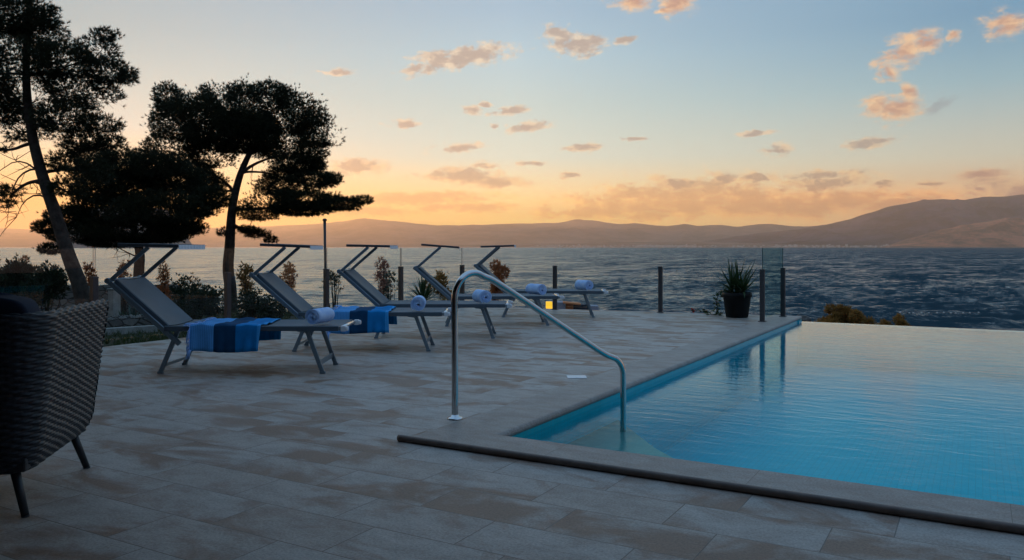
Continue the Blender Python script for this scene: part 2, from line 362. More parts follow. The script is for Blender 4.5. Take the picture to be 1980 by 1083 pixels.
MAT['house'] = plain('pale_house_walls', (0.55, 0.48, 0.42), 0.85, var=0.2, nscale=0.01)

def weave_mat():
    m, t, b = material('woven_rattan'); tc = t.n('ShaderNodeTexCoord').outputs['Object']
    nz = t.noise(tc, 45, 4, 0.6); g = t.n('ShaderNodeNewGeometry')
    t.set(b, 'Base Color', t.mix(t.ramp(nz.outputs[0], [(0.35, 0), (0.65, 1)]), c4((0.008, 0.010, 0.013)), c4((0.032, 0.04, 0.05)))); t.set(b, 'Roughness', 0.42); b.inputs['Specular IOR Level'].default_value = 0.3; return m
MAT['rattan'] = weave_mat()
def sling_mat():
    m, t, b = material('grey_sling_mesh'); tc = t.n('ShaderNodeTexCoord').outputs['Object']
    w1 = t.n('ShaderNodeTexWave', bands_direction='X'); t.set(w1, 'Vector', tc); t.set(w1, 'Scale', 55.0)
    w2 = t.n('ShaderNodeTexWave', bands_direction='Y'); t.set(w2, 'Vector', tc); t.set(w2, 'Scale', 55.0)
    f = t.math('MULTIPLY', w1.outputs['Fac'], w2.outputs['Fac']); nz = t.noise(tc, 3, 4, 0.5)
    col = t.mix(f, c4((0.075, 0.10, 0.122)), c4((0.155, 0.20, 0.235))); col = t.mix(1.0, col, t.ramp(nz.outputs[0], [(0.3, 0.85), (0.7, 1.1)]), 'MULTIPLY')
    t.set(b, 'Base Color', col); t.set(b, 'Roughness', 0.6); t.set(b, 'Normal', t.bump(f, 0.3, 0.001)); return m
MAT['sling'] = sling_mat()
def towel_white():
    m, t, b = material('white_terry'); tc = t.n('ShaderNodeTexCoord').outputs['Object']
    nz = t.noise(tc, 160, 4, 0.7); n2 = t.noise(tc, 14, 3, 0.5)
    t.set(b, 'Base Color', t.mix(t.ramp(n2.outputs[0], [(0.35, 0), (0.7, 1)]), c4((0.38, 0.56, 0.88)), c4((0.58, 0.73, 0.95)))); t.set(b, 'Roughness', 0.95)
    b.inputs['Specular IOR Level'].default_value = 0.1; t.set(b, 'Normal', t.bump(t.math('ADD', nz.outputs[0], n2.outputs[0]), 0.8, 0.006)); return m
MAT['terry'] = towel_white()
def fouta_mat():
    m, t, b = material('striped_beach_cloth'); tc = t.n('ShaderNodeTexCoord').outputs['Object']
    sep = t.n('ShaderNodeSeparateXYZ'); t.set(sep, 0, tc); x = sep.outputs[0]
    band = t.ramp(t.math('DIVIDE', x, 0.64), [(0.0, (0.11, 0.38, 0.76)), (0.345, (0.010, 0.062, 0.14)), (0.655, (0.008, 0.21, 0.52)), (0.955, (0.05, 0.34, 0.72))], 'CONSTANT')
    st = t.n('ShaderNodeTexWave', bands_direction='X', wave_profile='SIN'); t.set(st, 'Vector', tc); t.set(st, 'Scale', 19.0); 
    lt = t.math('LESS_THAN', x, 0.22); f = t.math('MULTIPLY', lt, t.ramp(st.outputs['Fac'], [(0.45, 0), (0.62, 1)]))
    nz = t.noise(tc, 90, 4, 0.6); n2 = t.noise(tc, 8, 3, 0.5)
    col = t.mix(t.math('MULTIPLY', f, 0.7), band, c4((0.06, 0.25, 0.55))); col = t.mix(1.0, col, t.ramp(n2.outputs[0], [(0.3, 0.85), (0.7, 1.12)]), 'MULTIPLY')
    t.set(b, 'Base Color', col); t.set(b, 'Roughness', 0.9); b.inputs['Specular IOR Level'].default_value = 0.15; t.set(b, 'Normal', t.bump(nz.outputs[0], 0.5, 0.002)); return m
MAT['fouta'] = fouta_mat()
MAT['fringe'] = plain('cloth_fringe', (0.30, 0.50, 0.85), 0.95, var=0.1)
m, t, b = material('lit_yellow_panel'); b.inputs['Base Color'].default_value = (0.8, 0.45, 0.05, 1)
t.set(b, 'Emission Color', (1.0, 0.55, 0.03, 1)); b.inputs['Emission Strength'].default_value = 1.0; MAT['lit'] = m
m, t, b = material('white_valance'); b.inputs['Base Color'].default_value = (0.80, 0.82, 0.84, 1); b.inputs['Roughness'].default_value = 0.8; MAT['valance'] = m

# ------------------------------------------------------------------ world: sky with drifting clouds
# radiance of the clear sky by elevation (degrees) towards the sunset, straight out to sea, to the right, and behind
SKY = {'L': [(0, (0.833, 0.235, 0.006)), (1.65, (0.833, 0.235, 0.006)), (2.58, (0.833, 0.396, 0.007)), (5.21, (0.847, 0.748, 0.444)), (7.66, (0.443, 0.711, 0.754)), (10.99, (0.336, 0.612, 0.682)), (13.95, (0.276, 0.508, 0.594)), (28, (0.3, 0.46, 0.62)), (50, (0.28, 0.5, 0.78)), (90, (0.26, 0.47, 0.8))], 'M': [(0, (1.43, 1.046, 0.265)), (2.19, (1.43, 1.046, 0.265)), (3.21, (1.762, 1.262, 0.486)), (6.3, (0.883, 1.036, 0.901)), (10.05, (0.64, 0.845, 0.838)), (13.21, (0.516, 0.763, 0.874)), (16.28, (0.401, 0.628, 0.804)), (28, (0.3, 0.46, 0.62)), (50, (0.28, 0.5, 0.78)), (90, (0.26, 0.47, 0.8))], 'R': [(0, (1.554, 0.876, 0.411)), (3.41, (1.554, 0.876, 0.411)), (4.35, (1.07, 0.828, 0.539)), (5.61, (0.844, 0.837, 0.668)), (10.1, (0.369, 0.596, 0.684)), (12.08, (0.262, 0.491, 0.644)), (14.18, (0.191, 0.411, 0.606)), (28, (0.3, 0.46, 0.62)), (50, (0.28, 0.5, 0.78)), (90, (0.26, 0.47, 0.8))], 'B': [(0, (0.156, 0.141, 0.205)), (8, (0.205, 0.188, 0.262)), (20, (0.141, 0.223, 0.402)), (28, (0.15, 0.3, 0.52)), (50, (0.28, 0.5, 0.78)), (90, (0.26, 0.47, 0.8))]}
def build_world():
    w = bpy.data.worlds.new("World"); SC.world = w; w.use_nodes = True; T = NT(w.node_tree); bg = w.node_tree.nodes['Background']
    sky = T.n('ShaderNodeTexSky', sky_type='NISHITA', sun_disc=False, sun_elevation=math.radians(SUN_EL), sun_rotation=-(YAW + math.radians(-SUN_AZ)),
              air_density=1.0, dust_density=1.0, ozone_density=1.5)
    d = T.n('ShaderNodeTexCoord').outputs['Generated']
    rot = T.n('ShaderNodeVectorRotate', rotation_type='Z_AXIS'); T.set(rot, 'Vector', d); T.set(rot, 'Angle', -YAW)
    sp = T.n('ShaderNodeSeparateXYZ'); T.set(sp, 0, rot.outputs[0]); X, Y, Z = sp.outputs
    az = T.math('MULTIPLY', T.math('ARCTAN2', X, Y), 180/math.pi)
    el = T.math('MULTIPLY', T.math('ARCSINE', Z), 180/math.pi)
    pos = T.math('SQRT', T.math('DIVIDE', T.math('MAXIMUM', el, 0.0), 90.0))
    def p(e): return math.sqrt(max(e, 0) / 90)
    def ev(v): return math.degrees(math.atan((VH - v) / F))
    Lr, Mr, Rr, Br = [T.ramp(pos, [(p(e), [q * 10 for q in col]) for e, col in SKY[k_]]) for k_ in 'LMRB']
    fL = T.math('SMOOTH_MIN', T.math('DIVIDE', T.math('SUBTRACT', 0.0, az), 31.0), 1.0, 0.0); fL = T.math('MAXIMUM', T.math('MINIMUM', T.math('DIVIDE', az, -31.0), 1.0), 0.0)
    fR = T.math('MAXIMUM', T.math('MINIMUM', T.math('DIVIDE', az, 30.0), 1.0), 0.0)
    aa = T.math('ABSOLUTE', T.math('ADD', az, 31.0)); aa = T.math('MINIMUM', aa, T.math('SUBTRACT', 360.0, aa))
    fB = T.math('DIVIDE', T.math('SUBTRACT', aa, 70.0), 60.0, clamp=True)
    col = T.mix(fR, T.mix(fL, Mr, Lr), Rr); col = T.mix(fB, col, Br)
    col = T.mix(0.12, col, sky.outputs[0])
    # ---- clouds: soft lumps at fixed compass bearings and heights
    azel = T.n('ShaderNodeCombineXYZ'); T.set(azel, 0, az); T.set(azel, 1, el)
    sv = T.mapping(azel.outputs[0], scale=(0.62, 1.15, 1))
    n1 = T.noise(sv, 1.15, 8, 0.62, 0.25); n2 = T.noise(sv, 4.0, 6, 0.62, 0.0)
    wv = T.n('ShaderNodeVectorMath', operation='SUBTRACT'); T.set(wv, 0, n1.outputs['Color']); T.set(wv, 1, (0.5, 0.5, 0.5))
    ws = T.n('ShaderNodeVectorMath', operation='MULTIPLY'); T.set(ws, 0, wv.outputs[0]); T.set(ws, 1, (1.7, 0.8, 0))
    wa = T.n('ShaderNodeVectorMath', operation='ADD'); T.set(wa, 0, azel.outputs[0]); T.set(wa, 1, ws.outputs[0])
    nn = T.math('ADD', T.math('MULTIPLY', n1.outputs[0], 0.72), T.math('MULTIPLY', n2.outputs[0], 0.28))
    so_ = T.n('ShaderNodeVectorMath', operation='ADD'); T.set(so_, 0, sv); T.set(so_, 1, (-0.30, -0.30, 0)); n3 = T.noise(so_.outputs[0], 1.15, 5, 0.6, 0.25); flank = T.math('SUBTRACT', n1.outputs[0], n3.outputs[0])
    def group(lst, amp, lo, hi, dy=0.0):
        best = None
        for (u, v, hw, hh, r) in lst:
            a = math.atan((u - UC) / F); e = math.atan((VH - v) / F * math.cos(a))
            sc = (math.degrees(hw / F * math.cos(a)**2) * 1.45, math.degrees(hh / F * math.cos(a)) * 1.75, 1)
            mp = T.mapping(wa.outputs[0], loc=(math.degrees(a), math.degrees(e), 0), rot=(0, 0, math.radians(r)), scale=sc, typ='TEXTURE')
            ln = T.n('ShaderNodeVectorMath', operation='LENGTH'); T.set(ln, 0, mp)
            best = ln.outputs['Value'] if best is None else T.math('MINIMUM', best, ln.outputs['Value'])
        q = T.math('SUBTRACT', T.math('ADD', 1.0, T.math('MULTIPLY', T.math('SUBTRACT', nn, 0.5), amp)), best)
        # the flank turned to the sunset is lit, the thick middle is in its own shade
        lf = T.math('ADD', T.math('MULTIPLY', T.math('SUBTRACT', 0.75, q), 0.75), T.math('MULTIPLY', flank, 2.2))
        mr = T.n('ShaderNodeMapRange', interpolation_type='SMOOTHSTEP'); T.set(mr, 0, q); T.set(mr, 1, lo); T.set(mr, 2, hi); return mr.outputs[0], lf
    A = [(905,108,82,15,7),(850,118,50,15,10),(800,132,28,9,18),(1112,84,50,17,-8),(1078,63,30,9,-22),(1150,78,22,10,0),(1212,76,18,6,10),(655,139,26,5,3),(783,240,28,6,0),(908,213,22,7,0),(942,203,12,4,0),
         (992,214,32,6,4),(1022,246,40,8,5),(955,242,7,4,0),(885,286,44,7,2),(1130,286,34,7,4),(695,322,48,11,0),(940,321,22,5,0),(1033,316,22,4,3),(895,340,66,13,0),(962,353,58,9,-2),
         (1105,338,18,5,0),(1225,268,24,3,3),(1460,258,36,4,4),(1505,288,28,9,4),(1675,277,52,8,6),(1400,345,30,9,0),(1468,345,42,7,0),(1590,338,64,7,2),(1600,355,90,9,4),(1700,353,26,5,0),(1798,354,26,5,0),(1310,355,45,9,0)]
    B = [(1222,4,36,13,-5),(1312,6,32,18,10),(1290,22,18,6,0),(1948,46,42,17,-8),(1750,100,40,24,28),(1795,80,30,17,25),(1842,68,16,11,0),(1715,138,18,20,55),(1738,212,46,20,4),(1690,205,34,15,10),(1758,178,14,16,50),
         (1925,360,46,24,0),(1890,366,26,14,0),(1965,370,40,20,0),(1900,336,60,9,2)]
    C = [(1330,372,150,22,3),(1260,400,190,20,0),(1530,398,210,20,2),(1150,410,110,12,0),(820,384,150,10,2),(1440,385,120,20,0),(905,400,90,8,0),(1700,392,120,16,0),(1210,376,70,12,8),(720,408,90,9,0)]
    D_ = [(1818,205,34,9,25),(1212,76,18,6,10)]
    mA, qA = group(A, 3.0, 0.0, 0.62); mB, qB = group(B, 2.8, 0.0, 0.85); mC, qC = group(C, 3.2, -0.05, 0.6); mD, qD = group(D_, 2.6, 0.1, 0.8)
    def sh(q, a, b_):
        mr = T.n('ShaderNodeMapRange', interpolation_type='SMOOTHSTEP'); T.set(mr, 0, q); T.set(mr, 1, a); T.set(mr, 2, b_); return mr.outputs[0]
    def k(c): return c4([x * 10 for x in L(c)])
    # lower clouds take on more of the orange, like the sky round them
    lowf = T.math('SUBTRACT', 1.0, T.math('DIVIDE', T.math('SUBTRACT', el, 2.0), 6.0, clamp=True))
    far = T.math('MULTIPLY', lowf, 1.0)
    def rel(c_hi, c_lo):      # tint multipliers high up / near the horizon
        return T.mix(1.0, col, T.mix(lowf, c4(c_hi), c4(c_lo)), 'MULTIPLY')
    col0 = col
    litA = T.mix(1.0, T.mix(0.8, col0, T.mix(lowf, k((254, 226, 188)), k((255, 214, 152)))), T.mix(lowf, c4((1.0, 1.0, 1.0)), c4((1.25, 1.08, 0.92))), 'MULTIPLY')
    shA = T.mix(lowf, k((188, 172, 160)), T.mix(1.0, col0, c4((0.60, 0.47, 0.44)), 'MULTIPLY'))
    colA = T.mix(sh(qA, -0.05, 0.55), shA, litA)
    colB = T.mix(sh(qB, -0.35, 0.50), k((206, 160, 138)), k((255, 212, 165)))
    colC = T.mix(1.0, col0, T.mix(sh(qC, -0.1, 0.65), c4((0.66, 0.50, 0.46)), c4((1.22, 0.96, 0.74))), 'MULTIPLY')
    col = T.mix(T.math('MULTIPLY', mC, 0.85), col, colC); col = T.mix(T.math('MULTIPLY', mD, 0.5), col, k((150, 158, 165)))
    col = T.mix(T.math('MULTIPLY', mA, 0.9), col, colA); col = T.mix(T.math('MULTIPLY', mB, 0.95), col, colB)
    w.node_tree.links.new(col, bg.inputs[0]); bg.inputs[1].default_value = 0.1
    w.cycles.sampling_method = 'MANUAL'; w.cycles.sample_map_resolution = 512
SUN_EL = 2.2; SUN_AZ = -25.7
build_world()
sun = bpy.data.lights.new('sun', 'SUN'); sun.energy = 3.0; sun.angle = math.radians(0.5); sun.color = (1.0, 0.58, 0.24)
so = bpy.data.objects.new('sun', sun); COL.objects.link(so)
ang = YAW + math.radians(-SUN_AZ); ce = math.cos(math.radians(SUN_EL))
sdir = Vector((-math.sin(ang) * ce, math.cos(ang) * ce, math.sin(math.radians(SUN_EL))))
so.rotation_euler = sdir.to_track_quat('Z', 'Y').to_euler()

# ------------------------------------------------------------------ deck, pool
DX0, FAR_R, FAR_L = -6.18, 9.86, 8.95      # the far edge of the deck is a little skewed
CW = 0.41; WZ = -0.085; PX1 = 9.0; PY1 = 9.64
def prism(mb, poly, z0, z1):
    n = len(poly); vs = [(x, y, z0) for x, y in poly] + [(x, y, z1) for x, y in poly]
    mb.add(vs, [tuple(range(n-1, -1, -1)), tuple(range(n, 2*n))] + [(i, (i+1) % n, n+(i+1) % n, n+i) for i in range(n)])
mb = MB(); prism(mb, [(DX0, -9), (-CW, -9), (-CW, FAR_R - 0.035), (DX0, FAR_L)], -2.4, 0.0); prism(mb, [(-CW, -9), (13, -9), (13, -CW), (-CW, -CW)], -2.4, 0.0)
tag(mb.build('deck', MAT['deck']), kind='structure')
# coping slabs with a rounded nose over the water
def nosed(mb, axis, a0, a1, inner, outer, sgn):
    prof = [(outer, -0.052), (outer, 0.0005)]
    r = 0.0255; c = inner + sgn * r
    for k in range(7):
        a = math.pi/2 - math.pi * k / 6; prof.append((c - sgn * r * math.cos(a), -0.025 + r * math.sin(a)))
    prof.append((c, -0.05)) if False else None
    vs = []
    for aa in (a0, a1):
        for (q, z) in prof: vs.append((q, aa, z) if axis == 'y' else (aa, q, z))
    n = len(prof)
    mb.add(vs, [(i, (i+1) % n, n+(i+1) % n, n+i) for i in range(n)] + [tuple(range(n)), tuple(range(2*n-1, n-1, -1))])
cop = empty('pool_coping'); tag(cop, kind='structure')
mb = MB(); nosed(mb, 'y', -CW + 0.001, FAR_R, 0.022, -CW + 0.001, -1); mb.build('side_coping', MAT['coping'], cop)
mb = MB(); nosed(mb, 'x', -0.0035, PX1, 0.022, -CW + 0.001, -1); mb.build('front_coping', MAT['coping'], cop)
pool = empty('pool_basin'); tag(pool, kind='structure')
mb = MB()
FZ = -0.78
mb.add([(0,0,FZ),(PX1,0,FZ),(PX1,PY1,FZ),(0,PY1,FZ)], [(0,1,2,3)])
mb.add([(0,0,FZ),(0,PY1,FZ),(0,PY1,-0.035),(0,0,-0.035)], [(0,1,2,3)])
mb.add([(0,0,FZ),(PX1,0,FZ),(PX1,0,-0.03),(0,0,-0.03)], [(0,1,2,3)])
mb.box((PX1, -0.001, -2.4), (PX1+0.4, PY1+0.3, 0.0))
mb.build('basin_lining', MAT['mosaic'], pool)
mb = MB(); mb.box((-0.002, PY1, -2.4), (PX1, PY1 + 0.22, WZ - 0.004)); mb.box((-CW + 0.002, PY1 + 0.2, -2.4), (-0.004, FAR_R - 0.01, -0.054)); mb.box((-0.0025, PY1 - 0.02, -0.14), (0.018, FAR_R - 0.004, -0.054)); mb.build('overflow_wall', MAT['mosaic'], pool)
mb = MB()
for r_, z in ((1.95, -0.27), (2.35, -0.52)):
    prism(mb, [(0.002, 0.002), (r_, 0.002), (r_*0.62, r_*0.30), (r_*0.30, r_*0.62), (0.002, r_)], FZ + 0.001, z)
mb.build('corner_step', MAT['step_mosaic'], pool)
mb = MB(); mb.add([(0.0005,0.0005,WZ),(PX1,0.0005,WZ),(PX1,PY1+0.2,WZ),(0.0005,PY1+0.2,WZ)], [(0,1,2,3)])
tag(mb.build('pool_water', MAT['water']), kind='structure')
# brown half round strip along the outer edge of the front coping
mb = MB(); mb.tube([(-CW - 0.002, -CW - 0.02, 0.018), (-CW + 0.02, -CW - 0.02, 0.019), (4, -CW - 0.02, 0.019), (PX1, -CW - 0.02, 0.019)], 0.0195, 16)
tag(mb.build('edge_strip', MAT['pipe']), 'long brown rounded strip lying along the outer edge of the pool coping', 'edge strip')
# white skimmer lid in the deck
c = P(1115, 729.5)
t_ = empty('drain_cover', c, YAW); tag(t_, 'small white drain cover set in the deck beside the pool edge', 'drain cover')
mb = MB(); mb.box((-0.085, -0.075, 0), (0.085, 0.075, 0.006)); mb.build('cover_plate', MAT['white_plastic'], t_, 0.002)
mb = MB(); mb.box((-0.012, -0.05, 0.006), (0.012, -0.035, 0.0075)); mb.build('finger_notch', MAT['white_plastic'], t_)

# ------------------------------------------------------------------ handrail
def rail():
    b0 = W(-0.382, 5.43); w1 = W(0.857, 6.25); ax = (w1 - b0); Dm = ax.length; ax.normalize()
    def q(s, z): return b0 + ax * s + Vector((0, 0, z))
    pts = [q(0, 0.012), q(0.0, 0.3), q(-0.002, 0.6), q(-0.004, 0.74)]
    # big bend at the top
    c = (0.145, 0.79); r = 0.15
    for k in range(1, 15):
        a = math.pi - k * (math.pi - math.radians(60)) / 14; pts.append(q(c[0] + r*math.cos(a) - 0.0, c[1] + (r + 0.035)*math.sin(a)))
    pts += [q(0.30, 0.925), q(0.7, 0.69), q(1.1, 0.455), q(1.30, 0.337)]
    c2 = (1.40 - 0.06, 0.19); 
    for k in range(0, 9):
        a = math.radians(60 - k * 60 / 8); pts.append(q(1.484 - 0.155 + 0.155*math.cos(a), 0.135 + 0.155*math.sin(a) + 0.03))
    pts += [q(Dm, 0.0), q(Dm, -0.3), q(Dm, -0.62)]
    # smooth
    for _ in range(2):
        s_ = [pts[0]]
        for a, b in zip(pts[:-1], pts[1:]): s_ += [a * 0.75 + b * 0.25, a * 0.25 + b * 0.75]
        pts = s_ + [pts[-1]]
    root = empty('pool_handrail', b0); tag(root, 'curved polished steel handrail going from the deck down into the pool corner', 'handrail')
    m = MB(); m.tube([p_ - b0 for p_ in pts], 0.0225, 20); m.build('rail_tube', MAT['steel'], root)
    m = MB(); m.lathe([(0.052, 0.0), (0.052, 0.006), (0.046, 0.012), (0.030, 0.016), (0.0235, 0.03)], 28); m.build('floor_flange', MAT['chrome'], root)
rail()

# ------------------------------------------------------------------ sun loungers
LW = 0.62
def make_lounger():
    r = empty('sun_lounger')
    for y in (0.0, LW):
        m = MB(); m.bar((0.10, y, 0.413), (1.665, y, 0.413), 0.028, 0.036); m.build('side_rail', MAT['alu'], r, 0.006)
        m = MB(); m.bar((0.195, y, 0.272), (-0.462, y, 0.852), 0.030, 0.044); m.build('back_rail', MAT['alu'], r, 0.006)
        m = MB(); m.bar((-0.445, y, 0.838), (-0.088, y, 1.150), 0.018, 0.036); m.tube([(-0.455, y - 0.02, 0.845), (-0.455, y + 0.02, 0.845)], 0.027, 16)
        m.build('canopy_arm', MAT['alu'], r, 0.004)
        yy = y + (0.036 if y == 0 else -0.036)
        m = MB(); m.bar((0.005, yy, 0.012), (0.168, yy, 0.40), 0.026, 0.040); m.box((-0.02, yy - 0.016, 0), (0.03, yy + 0.016, 0.022)); m.build('leg', MAT['alu'], r, 0.004)
        m = MB(); m.bar((1.480, yy, 0.012), (1.335, yy, 0.40), 0.026, 0.040); m.box((1.455, yy - 0.016, 0), (1.505, yy + 0.016, 0.022))
        m.bar((1.335, yy, 0.385), (1.25, yy, 0.395), 0.012, 0.03); m.build('leg', MAT['alu'], r, 0.004)
        m = MB(); m.box((1.655, y - 0.024, 0.388), (1.70, y + 0.024, 0.438)); m.lathe([(0.022, -0.02), (0.025, 0), (0.022, 0.02)], 14, (1.70, y, 0.413)); m.build('end_cap', MAT['white_plastic'], r, 0.005)
    m = MB(); m.bar((0.032, 0.04, 0.075), (0.032, LW - 0.04, 0.075), 0.03, 0.016, (0, 0, 1)); m.build('stretcher', MAT['alu'], r, 0.003)
    m = MB(); m.bar((1.448, 0.04, 0.095), (1.448, LW - 0.04, 0.095), 0.05, 0.014, (0, 0, 1)); m.build('stretcher', MAT['alu'], r, 0.003)
    m = MB(); m.tube([(1.655, 0, 0.418), (1.655, LW, 0.418)], 0.016, 12); m.build('foot_bar', MAT['chrome'], r)
    m = MB(); m.tube([(-0.435, 0.0, 0.85), (-0.435, LW, 0.85)], 0.014, 12); m.build('head_bar', MAT['alu'], r)
    # seat sling wraps the side rails and sags a little
    def sling(name, a, b, ta, hw0, hw1):
        a = Vector(a); b = Vector(b); t = (b - a).normalized(); up = Vector((0, 1, 0)).cross(t) * -1
        if up.z < 0: up = -up
        n = 14; prof = [(hw0, -0.022), (hw0, 0.020)]
        for k in range(n + 1):
            f = k / n; prof.append((hw0 + 0.012 + (hw1 - hw0 - 0.024) * f, 0.026 - 0.020 * (1 - (2*f - 1)**2)))
        prof += [(hw1, 0.020), (hw1, -0.022)]
        for k in range(n, -1, -1):
            f = k / n; prof.append((hw0 + 0.03 + (hw1 - hw0 - 0.06) * f, 0.018 - 0.020 * (1 - (2*f - 1)**2)))
        G = []
        for s in np.linspace(0, 1, ta): G.append([(p + Vector((0, 0, 0))) for p in [a + (b - a) * s + Vector((0, y, 0)) + up * z for y, z in prof]])
        m = MB(); m.grid(np.array([[tuple(x) for x in row] for row in G]), closed=True, smooth=False); N = len(prof)
        m.f += [tuple(range(N)), tuple(range(m.n - 1, m.n - N - 1, -1))]; m.sm += [False, False]
        return m.build(name, MAT['sling'], r)
    sling('seat_sling', (0.06, 0, 0.413), (1.632, 0, 0.413), 12, -0.017, LW + 0.017)
    sling('back_sling', (0.068, 0, 0.423), (-0.405, 0, 0.840), 6, 0.022, LW - 0.022)
    # canopy
    c = empty('canopy'); c.parent = r
    m = MB(); m.bar((-0.365, 0.0, 1.172), (0.185, 0.0, 1.160), 0.022, 0.030); m.bar((-0.365, LW, 1.172), (0.185, LW, 1.160), 0.022, 0.030)
    m.bar((-0.36, 0.012, 1.172), (-0.36, LW - 0.012, 1.172), 0.02, 0.026); m.build('canopy_frame', MAT['dark_alu'], c, 0.004)
    m = MB(); m.box((-0.349, 0.012, 1.168), (0.18, LW - 0.012, 1.176), Matrix.Translation((0, 0, 0))); 
    for i in (0, 1, 2, 3, 4, 5, 6, 7):
        x, y, z = m.v[i]; m.v[i] = (x, y, z - 0.0122 * (x + 0.349) / 0.53)
    m.build('canopy_fabric', MAT['sling'], c)
    m = MB(); n = 9
    for k in range(n):
        y0 = -0.008 + (LW + 0.016) * k / n; y1 = y0 + (LW + 0.016) / n * 0.86; m.box((0.187, y0, 1.128), (0.192, y1, 1.172))
    m.bar((0.19, -0.01, 1.172), (0.19, LW + 0.01, 1.172), 0.012, 0.012); m.build('valance', MAT['valance'], c)
    return r
LG = make_lounger()
LBL = ['grey sun lounger nearest the wicker armchair, striped towel over its seat', 'grey sun lounger second from the armchair, striped towel hanging over its side',
       'middle one of the five grey loungers, bare seat with a rolled towel', 'grey lounger behind the handrail top, its sunshade tipped down towards the foot',
       'grey sun lounger farthest from the armchair, its sunshade tipped up towards the foot']
spots = [(306, 723.5, 0), (567, 680.5, 0.7), (-1.72, 10.2, -0.6), (-0.95, 11.75, 4.5), (-0.15, 13.3, -2.5)]
lounger_pos = []
for i, (a, b_, dr) in enumerate(spots):
    pos = P(a, b_) if a > 100 else W(a, b_)
    o = LG if i == 0 else copy_tree(LG)
    o.location = pos; o.rotation_euler = (0, 0, YAW + math.radians(dr)); tag(o, LBL[i], 'sun lounger', 'sun loungers in a row on the deck')
    cn = [ch for ch in o.children if ch.name.startswith('canopy') and ch.type == 'EMPTY'][0]
    tilt = [0, 1.2, 0.0, 3.0, -3.2][i]
    # tilt about the arm ends
    piv = Vector((-0.09, 0, 1.155)); R = Matrix.Translation(piv) @ Matrix.Rotation(math.radians(tilt), 4, 'Y') @ Matrix.Translation(-piv)
    cn.matrix_local = R
    lounger_pos.append((pos, YAW + math.radians(dr)))
def on_lounger(i, x, y, z):
    p_, a = lounger_pos[i]; return p_ + Vector((x*math.cos(a) - y*math.sin(a), x*math.sin(a) + y*math.cos(a), z))

# rolled towels
def make_roll():
    m = MB(); turns = 3.6; n = 110; rad = 0.078; th = 0.017; Ln = 0.29
    pth = []
    for k in range(n + 1):
        a = turns * 2 * math.pi * k / n; rr = 0.012 + (rad - 0.012 - 0.006) * k / n; pth.append((rr * math.cos(a), rr * math.sin(a)))
    pth = np.array(pth); tg = np.gradient(pth, axis=0); tg /= np.linalg.norm(tg, axis=1)[:, None]; nr = np.stack([tg[:, 1], -tg[:, 0]], 1)
    G = []
    ys = np.linspace(-Ln/2, Ln/2, 9)
    for j, y in enumerate(ys):
        e = 0.004 * math.sin(j * 2.1) + (0.003 if j in (0, 8) else 0)
        row = []
        for k in range(n + 1): row.append((pth[k,0] + nr[k,0]*th*0.42, y + 0.006*math.sin(k*0.35), pth[k,1] + nr[k,1]*th*0.42 + e*0.3))
        for k in range(n, -1, -1): row.append((pth[k,0] - nr[k,0]*th*0.42, y + 0.006*math.sin(k*0.35), pth[k,1] - nr[k,1]*th*0.42 + e*0.3))
        G.append(row)
    G = np.array(G); m.grid(G, closed=True); N = G.shape[1]; h = n + 1
    for base, flip in ((0, False), ((len(ys)-1)*N, True)):
        for k in range(n):
            f = (base + k, base + N - 1 - k, base + N - 2 - k, base + k + 1); m.f.append(f if not flip else f[::-1]); m.sm.append(False)
    return m.build('rolled_towel', MAT['terry'])
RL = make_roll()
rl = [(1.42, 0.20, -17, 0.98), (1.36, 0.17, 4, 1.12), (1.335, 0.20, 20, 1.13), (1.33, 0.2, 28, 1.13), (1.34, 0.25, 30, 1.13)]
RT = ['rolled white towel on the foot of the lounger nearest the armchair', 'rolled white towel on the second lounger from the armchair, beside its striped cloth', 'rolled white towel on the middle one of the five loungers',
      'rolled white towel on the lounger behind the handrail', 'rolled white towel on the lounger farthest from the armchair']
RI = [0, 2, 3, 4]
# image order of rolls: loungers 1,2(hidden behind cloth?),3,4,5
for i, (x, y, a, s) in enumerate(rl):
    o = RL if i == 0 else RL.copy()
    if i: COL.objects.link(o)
    o.location = on_lounger(i, x, y, 0.435 + 0.076 * s); o.scale = (s, s, s); o.rotation_euler = (0, random.uniform(-0.6, 0.6) if i else 0.3, lounger_pos[i][1] + math.radians(a)); tag(o, RT[i], 'towel', 'rolled white towels on the loungers')

